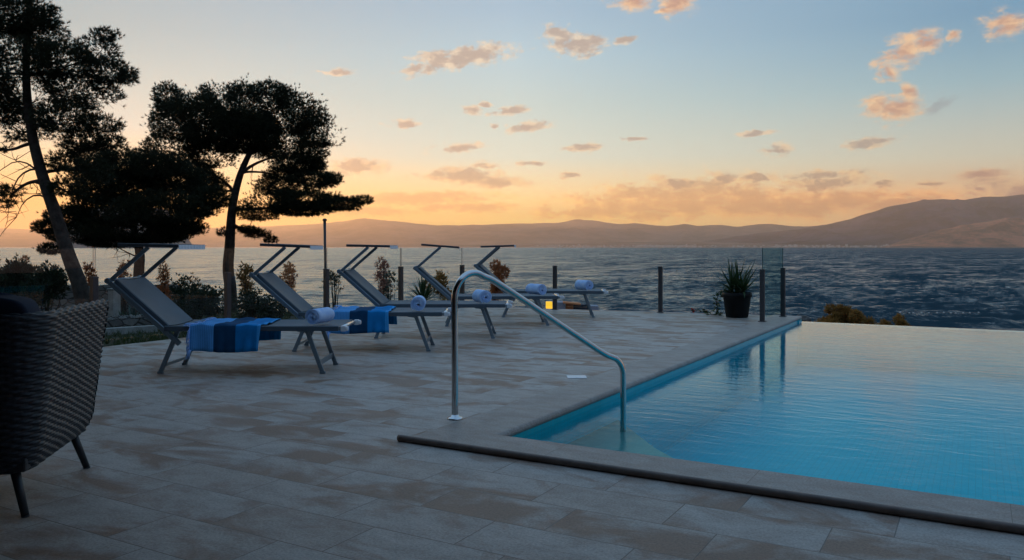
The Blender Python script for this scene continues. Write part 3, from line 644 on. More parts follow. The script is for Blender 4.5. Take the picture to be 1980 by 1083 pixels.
# striped cloths draped across two loungers
def make_cloth(seed):
    Wd = 0.64; hangN, hangF = 0.225, 0.20
    path = [(-0.034, 0.43 - hangN), (-0.033, 0.34), (-0.030, 0.405), (-0.024, 0.438), (0.0, 0.4485), (0.05, 0.448), (0.15, 0.437), (0.31, 0.4335), (0.47, 0.437), (0.57, 0.448), (LW, 0.4485), (LW + 0.024, 0.438), (LW + 0.030, 0.40), (LW + 0.034, 0.30), (LW + 0.036, 0.43 - hangF)]
    # resample
    pts = []
    for (a, b) in zip(path[:-1], path[1:]):
        for k in range(4): f = k / 4; pts.append((a[0]*(1-f)+b[0]*f, a[1]*(1-f)+b[1]*f))
    pts.append(path[-1]); n = 40; G = []; rs = np.random.default_rng(seed); ph = rs.uniform(0, 6, 6)
    for i in range(n + 1):
        x = Wd * i / n; row = []
        for j, (y, z) in enumerate(pts):
            hang = max(0, (0.42 - z) / 0.22); w_ = 0.017 * hang * (math.sin(x*26 + ph[0]) + 0.6*math.sin(x*47 + ph[1]))
            sgn = -1 if y < 0.3 else 1
            top = 0.006 * (math.sin(x*31 + y*9 + ph[2]) + math.sin(y*24 - x*12 + ph[3])) * (1 - min(1, hang*3))
            dx = 0.012*math.sin(y*9 + ph[4])*(1 - hang*0.5) + 0.015 * hang * math.sin(ph[5] + i*0.05)
            row.append((x + dx, y + sgn*(abs(w_) + 0.0), z + max(top, -0.002) + 0.003 + 0.008*hang*math.sin(x*9 + ph[1])))
        G.append(row)
    m = MB(); m.grid(np.array(G)); o = m.build('striped_towel', MAT['fouta']); sd = o.modifiers.new('solid', 'SOLIDIFY'); sd.thickness = 0.004; sd.offset = 1
    # fringe of twisted tassels on the head-side edge
    fms = [MB(), MB()]; row = G[0]
    for j in list(range(0, 9)) + list(range(9, len(row), 2)):
        x, y, z = row[j]; r2 = random.Random(j + seed); hang = z < 0.43 and (y < 0 or y > LW)
        for q in range(2):
            oy = r2.uniform(-0.012, 0.012); l = r2.uniform(0.055, 0.09); pp = [Vector((x + 0.004, y + oy, z + 0.004))]
            for k in range(1, 5):
                f = k / 4
                if hang: pp.append(Vector((x - 0.022*f + r2.uniform(-0.006, 0.006), y + oy + r2.uniform(-0.006, 0.006) + (-0.006 if y < 0 else 0.006), z - l*f*1.05)))
                else: pp.append(Vector((x - l*0.7*f, y + oy + r2.uniform(-0.008, 0.008), z + 0.006 + r2.uniform(0, 0.004))))
            fms[y > 0.31].tube(pp, [0.0032, 0.004, 0.0034, 0.0040, 0.0018], 5)
    # lower corner: a few longer strands
    for k in range(6):
        r2 = random.Random(50 + k + seed); x, y, z = row[0]; pp = [Vector((x + 0.01*k*0.4, y - 0.003, z + 0.01)), Vector((x - 0.012 + 0.004*k, y - 0.01, z - 0.03)), Vector((x - 0.018 + 0.006*k, y - 0.008 + r2.uniform(-.01,.01), z - 0.075))]
        fms[0].tube(pp, [0.003, 0.004, 0.0016], 5)
    half = min(range(len(row)), key=lambda j: abs(row[j][1] - 0.31))
    for q_, seg_ in ((fms[0], row[:half]), (fms[1], row[half:])): q_.tube([Vector((x + 0.001, y, z + 0.005)) for x, y, z in seg_], 0.0045, 6)
    [q_.build('fringe', MAT['fringe'], o) for q_ in fms]; return o
c1_ = make_cloth(3); c1_.location = on_lounger(0, 0.29, 0, 0); c1_.rotation_euler.z = lounger_pos[0][1]
tag(c1_, 'blue striped beach towel with white fringe draped over the lounger nearest the armchair', 'towel', 'striped towels draped over loungers')
c2_ = make_cloth(11); c2_.location = on_lounger(1, 0.40, 0, 0); c2_.rotation_euler.z = lounger_pos[1][1]
tag(c2_, 'blue striped beach towel draped over the second lounger, partly behind a rolled white towel', 'towel', 'striped towels draped over loungers')

# ------------------------------------------------------------------ glass fence
fence = empty('glass_fence'); tag(fence, 'frameless glass fence with short dark square posts round the far deck edge', 'fence')
def ray_x(u, x):   # where the sight line of column u meets world x = const
    d = W((u - UC) / F, 1, 0) - W(0, 0, 0); c = W(0, 0, 0); k = (x - c.x) / d.x; return c + d * k
def ray_edge(u, off):
    d = W((u - UC) / F, 1, 0) - W(0, 0, 0); c = W(0, 0, 0); s_ = (FAR_R - FAR_L) / (-CW - DX0)
    k = (FAR_R - off + s_ * (c.x + CW) - c.y) / (d.y - s_ * d.x); return c + d * k
FXL = DX0 - 0.12
posts = [ray_x(u, FXL) for u in (182, 440, 631, 775)] + [ray_edge(892, 0.25), ray_edge(1073, 0.18), ray_edge(1277, 0.15)]
posts[4] = Vector((-6.0, 8.72, 0))
end_far = D(1514, 608, 13.45); end_far.z = 0; end_near = P(1474, 622)
NB = 0.805
def post(p_, rz, zb=0.0):
    m = MB(); m.box((-0.034, -0.034, zb), (0.034, 0.034, NB)); m.box((-0.037, -0.037, NB - 0.012), (0.037, 0.037, NB + 0.004)); m.box((-0.055, -0.055, zb), (0.055, 0.055, zb + 0.012))
    o = m.build('post', MAT['post'], fence, 0.003); o.location = (p_.x, p_.y, 0); o.rotation_euler.z = rz; return o
for k, p_ in enumerate(posts): post(p_, 0.0 if k < 5 else 0.14, -0.55 if k < 4 else 0.0)
for p_ in (end_far, end_near): post(p_, 0.0)
first = Vector((FXL, -1.2, 0)); post(first, 0, -0.5)
def panel(a, b, zb=0.06, zt=1.135, g=0.012):
    a = Vector((a.x, a.y, 0)); b = Vector((b.x, b.y, 0)); d = (b - a).normalized(); a2 = a + d * g; b2 = b - d * g; nrm = Vector((-d.y, d.x, 0)) * 0.006
    vs = [a2 - nrm, b2 - nrm, b2 + nrm, a2 + nrm]; m = MB(); up0 = Vector((0, 0, zb)); up1 = Vector((0, 0, zt))
    m.add([v + up0 for v in vs] + [v + up1 for v in vs], [(0,1,5,4),(2,3,7,6),(1,2,6,5),(3,0,4,7),(4,5,6,7),(3,2,1,0)])
    o = m.build('glass_panel', [MAT['glass'], MAT['glass_edge']], fence)
    for i in range(2, 6): o.data.polygons[i].material_index = 1
chain = [first] + posts + [None]
for a, b in zip([first] + posts[:-1], posts): panel(a, b)
panel(posts[-1], end_far); panel(end_far, end_near)

# ------------------------------------------------------------------ potted yucca, vine, flower
def blade(m, base, az, tilt, ln, wd, droop, seg=6, fold=0.25):
    d = Vector((math.cos(az)*math.sin(tilt), math.sin(az)*math.sin(tilt), math.cos(tilt))); side = Vector((-math.sin(az), math.cos(az), 0)); p_ = Vector(base); rows = []
    for k in range(seg + 1):
        f = k / seg; w_ = wd * (0.55 + 0.9*f if f < 0.4 else 0.91 * (1 - (f - 0.4)/0.6)**0.8 + 0.0) * 0.5
        nrm = d.cross(side); rows.append([p_ - side*w_ + nrm*w_*fold, p_.copy(), p_ + side*w_ + nrm*w_*fold])
        p_ = p_ + d * (ln / seg); d = (d + Vector((math.cos(az)*0.4, math.sin(az)*0.4, -1)) * droop / seg).normalized()
    m.grid(np.array([[tuple(x) for x in r_] for r_ in rows]))
pp = P(1425, 613.5)
root = empty('potted_yucca', pp); tag(root, 'spiky green yucca in a black pot standing beside the end of the glass fence', 'potted plant')
m = MB(); m.lathe([(0.165, 0.0), (0.178, 0.01), (0.222, 0.335), (0.235, 0.338), (0.240, 0.41), (0.226, 0.41), (0.218, 0.36)], 36); m.build('pot', MAT['black_plastic'], root)
m = MB(); m.lathe([(0.0, 0.372), (0.20, 0.365), (0.217, 0.362)], 24); m.build('soil', MAT['soil'], root)
m = MB(); rr = random.Random(4)
m2 = MB()
for (ox, oy, oz, n) in ((-0.09, 0.02, 0.08, 26), (0.11, -0.02, 0.06, 24), (0.0, 0.10, 0.10, 20), (0.0, -0.06, 0.0, 12)):
    m2.tube([(ox*0.7, oy*0.7, 0.35), (ox, oy, 0.38 + oz)], [0.03, 0.026], 8)
    for k in range(n):
        f = k / n; blade(m, (ox, oy, 0.37 + oz*(1 - 0.4*f)), k*2.4 + rr.uniform(-.3, .3), 0.22 + 1.25*f**0.8 + rr.uniform(-.1, .1), rr.uniform(0.40, 0.60), 0.042, rr.uniform(0.05, 0.75)*(0.4 + f))
m.build('leaves', MAT['yucca'], root); m2.build('stem', MAT['stem'], root)
vp = P(1386, 610)
root = empty('trailing_vine', vp); tag(root, 'thin leafy vine trailing down to the deck just left of the black pot', 'vine')
m = MB(); m2 = MB(); rv = random.Random(9)
to = pp - vp; pth = [Vector((0,0,0.01)), Vector((0.02,0.0,0.12)), Vector((-0.02,0.02,0.25)), Vector((0.03,0.02,0.36)), Vector((0.10,0.05,0.41)), to*0.55 + Vector((0,0,0.41)), to*0.62 + Vector((0,0,0.40))]
m2.tube(pth, 0.006, 6); m2.tube([Vector((0,0,0.012)), Vector((-0.08,-0.02,0.012)), Vector((-0.18,0.02,0.012))], 0.005, 6); m2.tube([Vector((0,0,0.012)), Vector((0.08,-0.08,0.012))], 0.005, 6); m2.build('stem', MAT['stem'], root)
def leaf(m, c, s, r_):
    a = r_.uniform(0, 6.3); b = r_.uniform(-0.9, 0.9); M_ = Matrix.Rotation(a, 3, 'Z') @ Matrix.Rotation(b, 3, 'Y') @ Matrix.Rotation(r_.uniform(-.8, .8), 3, 'X')
    m.add([Vector(c) + M_ @ Vector(v) * s for v in ((0,0,0),(0.4,0.32,0.06),(0.75,0.25,0),(1,0,-0.08),(0.75,-0.25,0),(0.4,-0.32,0.06))], [(0,1,2,3),(0,3,4,5)])
for k in range(90):
    f = rv.random(); i = min(int(f * 6), 5); a = pth[i]; b = pth[i+1]; q = rv.random(); c = a*(1-q) + b*q; leaf(m, (c.x + rv.uniform(-.05,.05), c.y + rv.uniform(-.05,.05), max(0.02, c.z + rv.uniform(-.04,.04))), rv.uniform(0.05, 0.085), rv)
for k in range(26): leaf(m, (rv.uniform(-0.2, 0.1), rv.uniform(-0.1, 0.04), rv.uniform(0.015, 0.05)), rv.uniform(0.04, 0.07), rv)
m.build('leaves', MAT['vine'], root)
fp = P(1340, 604)
root = empty('red_flower', fp); tag(root, 'small red flower lying low at the far deck edge left of the potted yucca', 'flower')
m = MB()
for k in range(9): leaf(m, (rv.uniform(-.02,.02), rv.uniform(-.02,.02), 0.03 + rv.uniform(0,.03)), 0.06, rv)
m.build('petals', MAT['red'], root)
m = MB()
for k in range(16): leaf(m, (rv.uniform(-.05,.28), rv.uniform(-.05,.1), rv.uniform(0.01,.05)), 0.07, rv)
m.build('leaves', MAT['dark_leaf'], root)

# ------------------------------------------------------------------ wicker armchair
def wicker_chair():
    fwd = Vector((-0.21, 0.978)); th = math.atan2(0.21, 0.978)
    corner = Vector((-2.035, 3.43)); rt = Vector((0.978, 0.21))
    HWd = 0.41; HD = 0.42
    cen = corner - rt * HWd + fwd * HD
    root = empty('wicker_armchair', W(cen.x, cen.y), YAW + th); tag(root, 'woven grey rattan armchair with navy cushion on dark metal legs', 'armchair')
    # U shaped plan: right arm front -> back -> left arm front
    R = 0.13; pl = []
    ds = 0.0062
    def seg(a, b): 
        n = max(2, int((Vector(b) - Vector(a)).length / ds)); return [((a[0]*(1-k/n)+b[0]*k/n), (a[1]*(1-k/n)+b[1]*k/n)) for k in range(n)]
    def arc(c, a0, a1):
        n = max(3, int(abs(a1-a0)*R/ds)); return [(c[0]+R*math.cos(a0+(a1-a0)*k/n), c[1]+R*math.sin(a0+(a1-a0)*k/n)) for k in range(n)]
    pl += seg((HWd, HD), (HWd, -HD + R)) + arc((HWd - R, -HD + R), 0, -math.pi/2) + seg((HWd - R, -HD), (-HWd + R, -HD)) + arc((-HWd + R, -HD + R), -math.pi/2, -math.pi) + seg((-HWd, -HD + R), (-HWd, HD)) + [(-HWd, HD)]
    pl = np.array(pl); tg = np.gradient(pl, axis=0); tg /= np.linalg.norm(tg, axis=1)[:, None] + 1e-9
    nr = np.stack([-tg[:, 1], tg[:, 0]], 1)      # check that it points outwards
    if nr[5, 0] < 0: nr = -nr
    s = np.concatenate([[0], np.cumsum(np.linalg.norm(np.diff(pl, axis=0), axis=1))])
    # profile: outside up, over the rim, inside down
    ZB, ZT, TH = 0.185, 0.868, 0.055; pr = []; pn = []
    dz = 0.0022
    for z in np.arange(ZB, ZT - TH/2, dz): pr.append((0.0, z)); pn.append((1, 0))
    for a in np.arange(0, math.pi, dz/(TH/2)): pr.append((-TH/2 + TH/2*math.cos(a), ZT - TH/2 + TH/2*math.sin(a))); pn.append((math.cos(a), math.sin(a)))
    for z in np.arange(ZT - TH/2, 0.42, -0.0045): pr.append((-TH, z)); pn.append((-1, 0))
    pr = np.array(pr); pn = np.array(pn); q = np.concatenate([[0], np.cumsum(np.linalg.norm(np.diff(pr, axis=0), axis=1))])
    PIT, STK = 0.0145, 0.043
    S, Q = np.meshgrid(s, q, indexing='ij')
    wob = 0.35 * np.sin(S * 9.0 + 1.3) + 0.25*np.sin(S*23.0 + Q*6)
    rowf = Q / PIT + wob * 0.2; row = np.floor(rowf); fr = rowf - row
    strand = np.sqrt(np.clip(1 - (2*fr - 1)**2, 0, 1))
    weave = np.cos(math.pi * (S / STK + row)) 
    disp = 0.0045 * strand + 0.0048 * strand * weave - 0.0035
    zf = (pr[:, 1] - ZB) / (ZT - ZB)
    flare = 0.062 * zf**1.0 - 0.03 * np.clip((0.16 - zf)/0.16, 0, 1)**2      # leans out towards the top, tucks in at the base
    off = pr[:, 0][None, :] + flare[None, :] + disp * pn[:, 0][None, :]
    Zz = pr[:, 1][None, :] + disp * pn[:, 1][None, :] + 0*S
    # arms slope: the lower edge rises to the front, front edge leans forward with height
    Xx = pl[:, 0][:, None] + nr[:, 0][:, None] * off; Yy = pl[:, 1][:, None] + nr[:, 1][:, None] * off
    V = np.stack([Xx, Yy, Zz], 2).reshape(-1, 3)
    ff = np.clip((V[:, 1] + HD) / (2*HD), 0, 1)
    V[:, 1] += 0.12 * ff * np.clip((V[:, 2] - ZB) / (ZT - ZB), 0, 1)
    fast_mesh('woven_shell', V, grid_faces(len(s), len(q)), MAT['rattan'], root, True)
    # arm front caps
    for sg in (1, -1):
        m = MB(); mh = int(sg > 0); idx = 0 if sg > 0 else len(s) - 1; G = V.reshape(len(s), len(q), 3)[idx][::6]
        N = len(G); h = [tuple(x) for x in G]; cN = tuple(np.array(h).mean(0)); vs = h + [cN]; m.add(vs, [(i, i+1, N) for i in range(N-1)] + [(N-1, 0, N)]); m.build('arm_front', MAT['rattan'], root)
    m = MB(); m.box((-HWd + 0.03, -HD + 0.03, 0.19), (HWd - 0.03, HD - 0.0, 0.25)); m.build('seat_frame', MAT['leg_metal'], root, 0.01)
    def cushion(name, lo, hi, rot=0.0):
        m = MB(); n = 14; G = []
        # superellipsoid pillow
        cx, cy, cz = [(a+b)/2 for a, b in zip(lo, hi)]; hx, hy, hz = [(b-a)/2 for a, b in zip(lo, hi)]
        for i in range(n*2+1):
            ph = -math.pi/2 + math.pi*i/(n*2); row = []
            for j in range(n*4):
                t2 = 2*math.pi*j/(n*4); f = lambda w_, e: math.copysign(abs(w_)**e, w_)
                row.append((cx + hx*f(math.cos(ph), 0.28)*f(math.cos(t2), 0.2), cy + hy*f(math.cos(ph), 0.28)*f(math.sin(t2), 0.2), cz + hz*f(math.sin(ph), 0.35) + 0.006*math.sin(3*t2 + i*0.4)))
            G.append(row)
        m.grid(np.array(G), closed=True); o = m.build(name, MAT['navy'], root); return o
    cushion('seat_cushion', (-0.34, -0.33, 0.25), (0.34, 0.46, 0.42))
    o = cushion('back_cushion', (-0.395, -0.085, -0.28), (0.395, 0.085, 0.285)); o.location = (0, -0.27, 0.66); o.rotation_euler = (math.radians(8), 0, 0)
    for (x, y, sx, sy) in ((0.33, -0.345, 1, -1), (-0.33, -0.345, -1, -1), (0.355, 0.36, 1, 1), (-0.355, 0.36, -1, 1)):
        m = MB(); m.tube([(x - 0.015*sx, y - 0.01*sy, 0.21), (x + 0.045*sx, y + 0.035*sy, 0.004)], [0.021, 0.0155], 16); m.lathe([(0.0165, 0), (0.0165, 0.006)], 14, (x + 0.046*sx, y + 0.036*sy, 0)); m.build('leg', MAT['leg_metal'], root)
wicker_chair()

# ------------------------------------------------------------------ terrain and sea
SEA = -4.0
def ground_z(xc, yc):
    xc = np.asarray(xc, float); yc = np.asarray(yc, float)
    left = np.clip((-1.0 - xc) / 3.0, 0, 1); left = left*left*(3-2*left)
    yy = yc + 0.18 * np.clip(-xc - 6, 0, 60)
    t1 = np.clip((yy - 20.5) / 26.0, 0, 1); zl = -0.46 - 4.6 * (1 - (1 - t1)**1.7)
    t2 = np.clip((yc - 12) / 34.0, 0, 1); zr = -1.75 - 3.4 * t2
    return zl * left + zr * (1 - left)
xs = np.concatenate([np.linspace(-90, -24, 40), np.linspace(-23.5, 12, 120), np.linspace(13, 90, 40)]); ys = np.concatenate([np.linspace(-60, 2, 20), np.linspace(3, 62, 160)])
GX, GY = np.meshgrid(xs, ys, indexing='ij'); GZ = ground_z(GX, GY) + 0.05 * fbm(GX*0.5, GY*0.5, 4, 3) + np.where(GY > 24, 0.22, 0.02) * fbm(GX*0.35, GY*0.35, 4, 9)
# keep it well below the pool, deck
wd = Wn(np.stack([GX.ravel(), GY.ravel(), GZ.ravel()], 1)); ins = (wd[:, 0] > DX0 + 0.15) & (wd[:, 0] < 13.2) & (wd[:, 1] < 10.2); wd[ins, 2] = np.minimum(wd[ins, 2], -2.6)
tag(fast_mesh('ground', wd, grid_faces(len(xs), len(ys)), MAT['ground'], None, True), kind='structure')

def build_sea():
    dv = np.concatenate([[0.22, 0.4, 0.7, 0.95], np.arange(1.2, 30, 0.42), np.arange(30, 150, 0.62), np.linspace(150.5, 420, 60)])
    Yc = F * (HC - SEA) / dv[::-1]
    uu = np.concatenate([np.linspace(-2600, -260, 60), np.linspace(-250, 2230, 1180), np.linspace(2240, 4600, 60)])
    U, YY = np.meshgrid(uu, Yc, indexing='ij'); XX = (U - UC) / F * YY
    rs = np.random.default_rng(5); Z = np.zeros_like(XX)
    dr = np.gradient(Yc)[None, :] + 0*XX; dw = (YY / F) * 2.1
    wind = math.radians(250)
    for k in range(54):
        lam = 0.8 * (6.0 / 0.8) ** (k / 53); a = wind + rs.normal(0, 0.55); amp = 0.0075 * lam**0.95 * rs.uniform(0.5, 1.2); ph = rs.uniform(0, 6.28)
        kx, ky = 2*math.pi/lam*math.cos(a), 2*math.pi/lam*math.sin(a)
        ok = np.clip((lam - 2.2*np.maximum(dr*abs(math.sin(a)), dw*abs(math.cos(a)))) / (0.8*lam), 0, 1)
        env = 0.45 + 1.1*vnoise(XX*0.045 + k*3.1, YY*0.03 + k, k)
        w_ = np.sin(kx*XX + ky*YY + ph + 1.2*np.sin(0.31*kx*YY - 0.27*ky*XX + ph)); Z += amp * ok * env * (w_ + 0.35*(w_*w_ - 0.5))
    Z *= np.interp(np.degrees(np.arctan2(XX, YY)), [-30, -8, 12], [0.35, 0.6, 1.0])      # calmer in the lee to the west
    V = Wn(np.stack([XX.ravel(), YY.ravel(), (SEA + Z).ravel()], 1)); a, b = XX.shape
    tag(fast_mesh('sea', V, grid_faces(a, b)[:, ::-1], MAT['sea'], None, True), kind='structure')
build_sea()

# ------------------------------------------------------------------ far hills
def hills(name, prof, y0, y1, y2, mat, u0, u1, nu, amp, ns, seed, shape=0.8, nr=70):
    us = np.linspace(u0, u1, nu); pv = np.interp(us, [p_[0] for p_ in prof], [p_[1] for p_ in prof])
    pv = pv - (1.4 * fbm(us*0.045, us*0 + seed, 5, seed)) * np.clip((VH - pv)/20, 0, 1)
    H = (VH - pv) / F * y1 + HC
    t = np.linspace(0, 1, nr); Yr = np.concatenate([y0 + (y1 - y0) * t, y1 + (y2 - y1) * np.linspace(0.1, 1, 14)])
    U, YY = np.meshgrid(us, Yr, indexing='ij'); XX = (U - UC) / F * YY
    tt = np.clip((YY - y0)/(y1 - y0), 0, 1); back = np.clip((YY - y1)/(y2 - y1), 0, 1)
    Z = SEA - 3 + (H[:, None] - SEA + 3) * (tt**shape) * (1 - back)**1.2
    n_ = ridged(XX/ns, YY/ns, 6, seed) - 0.62
    Z += n_ * amp * H[:, None] * np.clip(tt*(1 - tt)*4, 0, 1) * (1 - back)
    V = Wn(np.stack([XX.ravel(), YY.ravel(), Z.ravel()], 1)); tag(fast_mesh(name, V, grid_faces(nu, len(Yr))[:, ::-1], mat, None, True), kind='structure')
    return us, Yr, Z
hills('far_hills', [(-1600,440),(-600,430),(-200,436),(0,441),(60,444),(150,448),(300,446),(430,440),(520,438),(640,431),(700,422),(760,428),(850,436),(960,434),(1080,431),(1115,424),(1150,427),(1195,434),(1230,432),(1290,437),(1320,433),(1350,437),(1380,434),(1430,438),(1490,432),(1530,438),(1600,436),(1800,430),(2600,430)],
      22800, 29400, 34000, MAT['hill_far'], -1500, 2900, 520, 0.5, 2700, 3, 0.75)
nh = hills('mountain', [(1290,478),(1340,470),(1400,460),(1480,450),(1540,444),(1600,434),(1645,423),(1680,412),(1720,400),(1760,392),(1790,386),(1830,386),(1860,387),(1900,380),(1945,380),(1980,376),(2100,366),(2400,372),(3000,400)],
      16800, 24000, 28000, MAT['hill_near'], 1290, 2900, 360, 0.7, 2100, 21, 0.85)
hills('foothill', [(1700,478),(1735,468),(1770,457),(1800,449),(1850,438),(1905,429),(1945,421),(1985,424),(2100,416),(2400,430),(2800,460)], 14100, 17700, 19500, MAT['hill_sun_red'], 1690, 2900, 220, 0.8, 1260, 40, 0.8)
hills('coastal_plain', [(900,473),(1100,470),(1330,467),(1500,470),(1620,471),(1800,473),(2100,474),(2900,475)], 15000, 19800, 22500, MAT['hill_far'], 700, 2900, 240, 0.7, 900, 55, 0.9, 40)
hills('sun_block_hill', [(100,478),(125,440),(160,404),(200,400),(240,398),(285,400),(325,406),(350,440),(375,478)], 4600, 6000, 7600, MAT['hill_far'], 100, 375, 120, 0.12, 600, 71, 0.9, 40)  # added hill, hidden behind the pines, keeps the low sun off the terrace
# the town on the far shore: hundreds of specks that read as one mass
hv = []; hf = []; rt_ = np.random.default_rng(12)
for k in range(560):
    u = rt_.uniform(1020, 2100) if k < 420 else rt_.normal(1300, 45); yc = rt_.uniform(15030, 16500); zb = SEA - 1 + (yc - 15000) / 4800 * 120 * rt_.uniform(0.2, 1.0)
    xc = (u - UC) / F * yc; w_ = rt_.uniform(18, 45); h_ = rt_.uniform(14, 30) * (1.6 if rt_.random() < 0.08 else 1); n0 = len(hv)
    for z in (zb - 12, zb + h_):
        for (i, j) in ((-1,-1),(1,-1),(1,1),(-1,1)): hv.append((xc + i*w_/2, yc + j*w_/2, z))
    hf += [tuple(n0 + q for q in f) for f in ((4,5,6,7),(0,1,5,4),(1,2,6,5),(2,3,7,6),(3,0,4,7))]
tag(fast_mesh('far_town', Wn(np.array(hv)), np.array(hf), MAT['house']), 'pale scattered houses of a town along the far shore below the hills', 'town', kind='stuff')

# ------------------------------------------------------------------ foliage generators
def tufts(C, Dr, n_bl, ln, wd, spread, rs, tri=True):
    "needle / leaf tufts: C centres (n,3), Dr directions (n,3)"
    n = len(C); C = np.repeat(C, n_bl, 0); Dd = np.repeat(Dr, n_bl, 0) + rs.normal(0, spread, (n*n_bl, 3)); Dd /= np.linalg.norm(Dd, axis=1)[:, None] + 1e-9
    ll = ln * rs.uniform(0.6, 1.25, (n*n_bl, 1)); sd = np.cross(Dd, rs.normal(0, 1, (n*n_bl, 3))); sd /= np.linalg.norm(sd, axis=1)[:, None] + 1e-9
    w_ = wd * rs.uniform(0.7, 1.3, (n*n_bl, 1))
    if tri:
        V = np.stack([C - sd*w_/2, C + sd*w_/2, C + Dd*ll], 1).reshape(-1, 3); Fc = np.arange(len(V)).reshape(-1, 3)
    else:
        V = np.stack([C, C + Dd*ll*0.5 + sd*w_/2, C + Dd*ll, C + Dd*ll*0.5 - sd*w_/2], 1).reshape(-1, 3); Fc = np.arange(len(V)).reshape(-1, 4)
    return V, Fc
def in_blobs(blobs, dens, rs, flat_bottom=0.0):
    out = []; dirs = []
    for (c, rx, ry, rz) in blobs:
        n = int(dens * (rx*ry*rz)**(2/3) * 12); d = rs.normal(0, 1, (n, 3)); d /= np.linalg.norm(d, axis=1)[:, None]
        r = rs.uniform(0.15, 1.0, n)**0.45 * np.where(rs.random(n) < 0.14, rs.uniform(1.0, 1.28, n), 1.0); r *= 1 + 0.22 * fbm(d[:, 0]*2.3 + c[0], d[:, 2]*2.3 + d[:, 1]*1.7 + c[2], 3, 5)
        p_ = d * r[:, None] * np.array([rx, ry, rz]); lo = p_[:, 2] < -0.55*rz; p_[lo, 2] = -0.55*rz + (p_[lo, 2] + 0.55*rz)*0.45*(1 - flat_bottom)
        out.append(p_ + np.array(c)); dirs.append(d * np.array([1, 1, 0.6]) + np.array([0, 0, 0.55]))
    return np.concatenate(out), np.concatenate(dirs)
def pine(name, label, yc, trunk_px, blobs_px, rad0, seed, dens, base_z, branch_from, bare=(), need=(0.085, 0.011), nbl=13, gapf=0.43, bare_r=0.022):
    rs = np.random.default_rng(seed); rr = random.Random(seed); k_ = yc / F
    def c3(u, v, dy=0.0): y_ = yc + dy; return np.array([(u - UC) * y_ / F, y_, HC - (v - VH) * y_ / F])
    tp = [c3(*q) for q in trunk_px]; tp[0][2] = base_z
    base = tp[0].copy(); root = empty(name, W(base[0], base[1], base[2])); 
    def loc(a): return Wn(np.atleast_2d(a)) - np.array(root.location)
    m = MB(); n = len(tp); 
    def smooth(pts, it=2):
        for _ in range(it):
            s_ = [pts[0]]
            for a, b in zip(pts[:-1], pts[1:]): s_ += [a*0.75 + b*0.25, a*0.25 + b*0.75]
            pts = s_ + [pts[-1]]
        return pts
    st = smooth(tp); rads = [rad0 * (1.25 if i == 0 else 1.0) * (1 - 0.72 * i / (len(st) - 1)) for i in range(len(st))]
    m.tube([Vector(x) for x in loc(np.array(st))], rads, 14)
    blobs = []
    for q in blobs_px:
        u, v, du, dvv = q[:4]; dy = q[4] if len(q) > 4 else rr.uniform(-1.0, 1.0) * du * k_ * 0.5; ry = du * k_ * (q[5] if len(q) > 5 else 0.75)
        blobs.append((c3(u, v, dy), du*k_, ry, dvv*k_))
    lo_, hi_ = branch_from; nodes = [(S_, rads[i], 0) for i, S_ in enumerate(st) if lo_ <= i/(len(st)-1) <= hi_]
    trunk_c = np.array([x for x, _, _ in nodes])
    order = sorted(range(len(blobs)), key=lambda i: np.min(np.linalg.norm(trunk_c - blobs[i][0], axis=1)))
    for bi in order:
        c, rx, ry, rz = blobs[bi]; tgt = c + np.array([0, 0, -0.35*rz]); A = np.array([x for x, _, _ in nodes])
        dv_ = A - tgt; dist = np.linalg.norm(dv_ * np.array([1, 1, 1.3]), axis=1) + np.where(dv_[:, 2] > 0.1, 1.5*dv_[:, 2], 0) + np.array([0.12*g_ for _, _, g_ in nodes]); i0 = int(np.argmin(dist)); a, ra, g0_ = nodes[i0]
        r0 = max(0.012, ra * (0.5 if g0_ == 0 else 0.7)); ln_ = np.linalg.norm(tgt - a); mid = a*0.5 + tgt*0.5 + rs.normal(0, 0.10, 3)*ln_ + np.array([0, 0, 0.06*ln_]); lb = smooth([a, a*0.7 + mid*0.3 + np.array([0,0,0.04*ln_]), mid, tgt], 2)
        rl_ = [r0*(1 - 0.7*i/(len(lb)-1)) for i in range(len(lb))]
        m.tube([Vector(x) for x in loc(np.array(lb))], rl_, 7)
        nodes += [(lb[i], rl_[i], g0_ + 1) for i in range(len(lb)//3, len(lb), 2)]
        for q in range(int(4 + 9*rx)):
            d = rs.normal(0, 1, 3); d /= np.linalg.norm(d); e = c + d * np.array([rx, ry, rz]) * rs.uniform(0.45, 0.9); s0 = np.array(lb[rr.randrange(len(lb)*2//3, len(lb))]); mm = s0*0.5 + e*0.5 + rs.normal(0, 0.07, 3)
            m.tube([Vector(x) for x in loc(np.array([s0, mm, e]))], [rl_[-1]*0.7, rl_[-1]*0.4, 0.003], 5, False)
    for q in bare:      # bare twigs
        pts = [c3(*z) for z in q]; m.tube([Vector(x) for x in loc(np.array(smooth(pts, 1)))], [bare_r*(1 - 0.8*i/(2*len(pts)-1)) for i in range(2*len(pts))][:len(smooth(pts, 1))], 6)
        e = pts[-1]
        for z in range(10):
            s0 = pts[rr.randrange(1, len(pts))]; e2 = s0 + rs.normal(0, 0.22, 3) + np.array([-0.05, 0, -0.08]); m.tube([Vector(x) for x in loc(np.array([s0, s0*0.5 + e2*0.5 + rs.normal(0, .04, 3), e2]))], [0.007, 0.005, 0.002], 4, False)
    m.build('trunk', MAT['bark'], root)
    C, Dr = in_blobs(blobs, dens, rs)
    g = fbm(C[:, 0]*1.7 + 3, C[:, 2]*2.1 + C[:, 1]*0.9, 3, seed); keep = g > (gapf*2 - 1) - 0.15 + rs.uniform(-0.22, 0.22, len(C)); C = C[keep]; Dr = Dr[keep]
    V, Fc = tufts(C, Dr, nbl, need[0], need[1], 0.55, rs); Vw = Wn(V) - np.array(root.location)
    fast_mesh('crown', Vw, Fc, MAT['needle'], root)
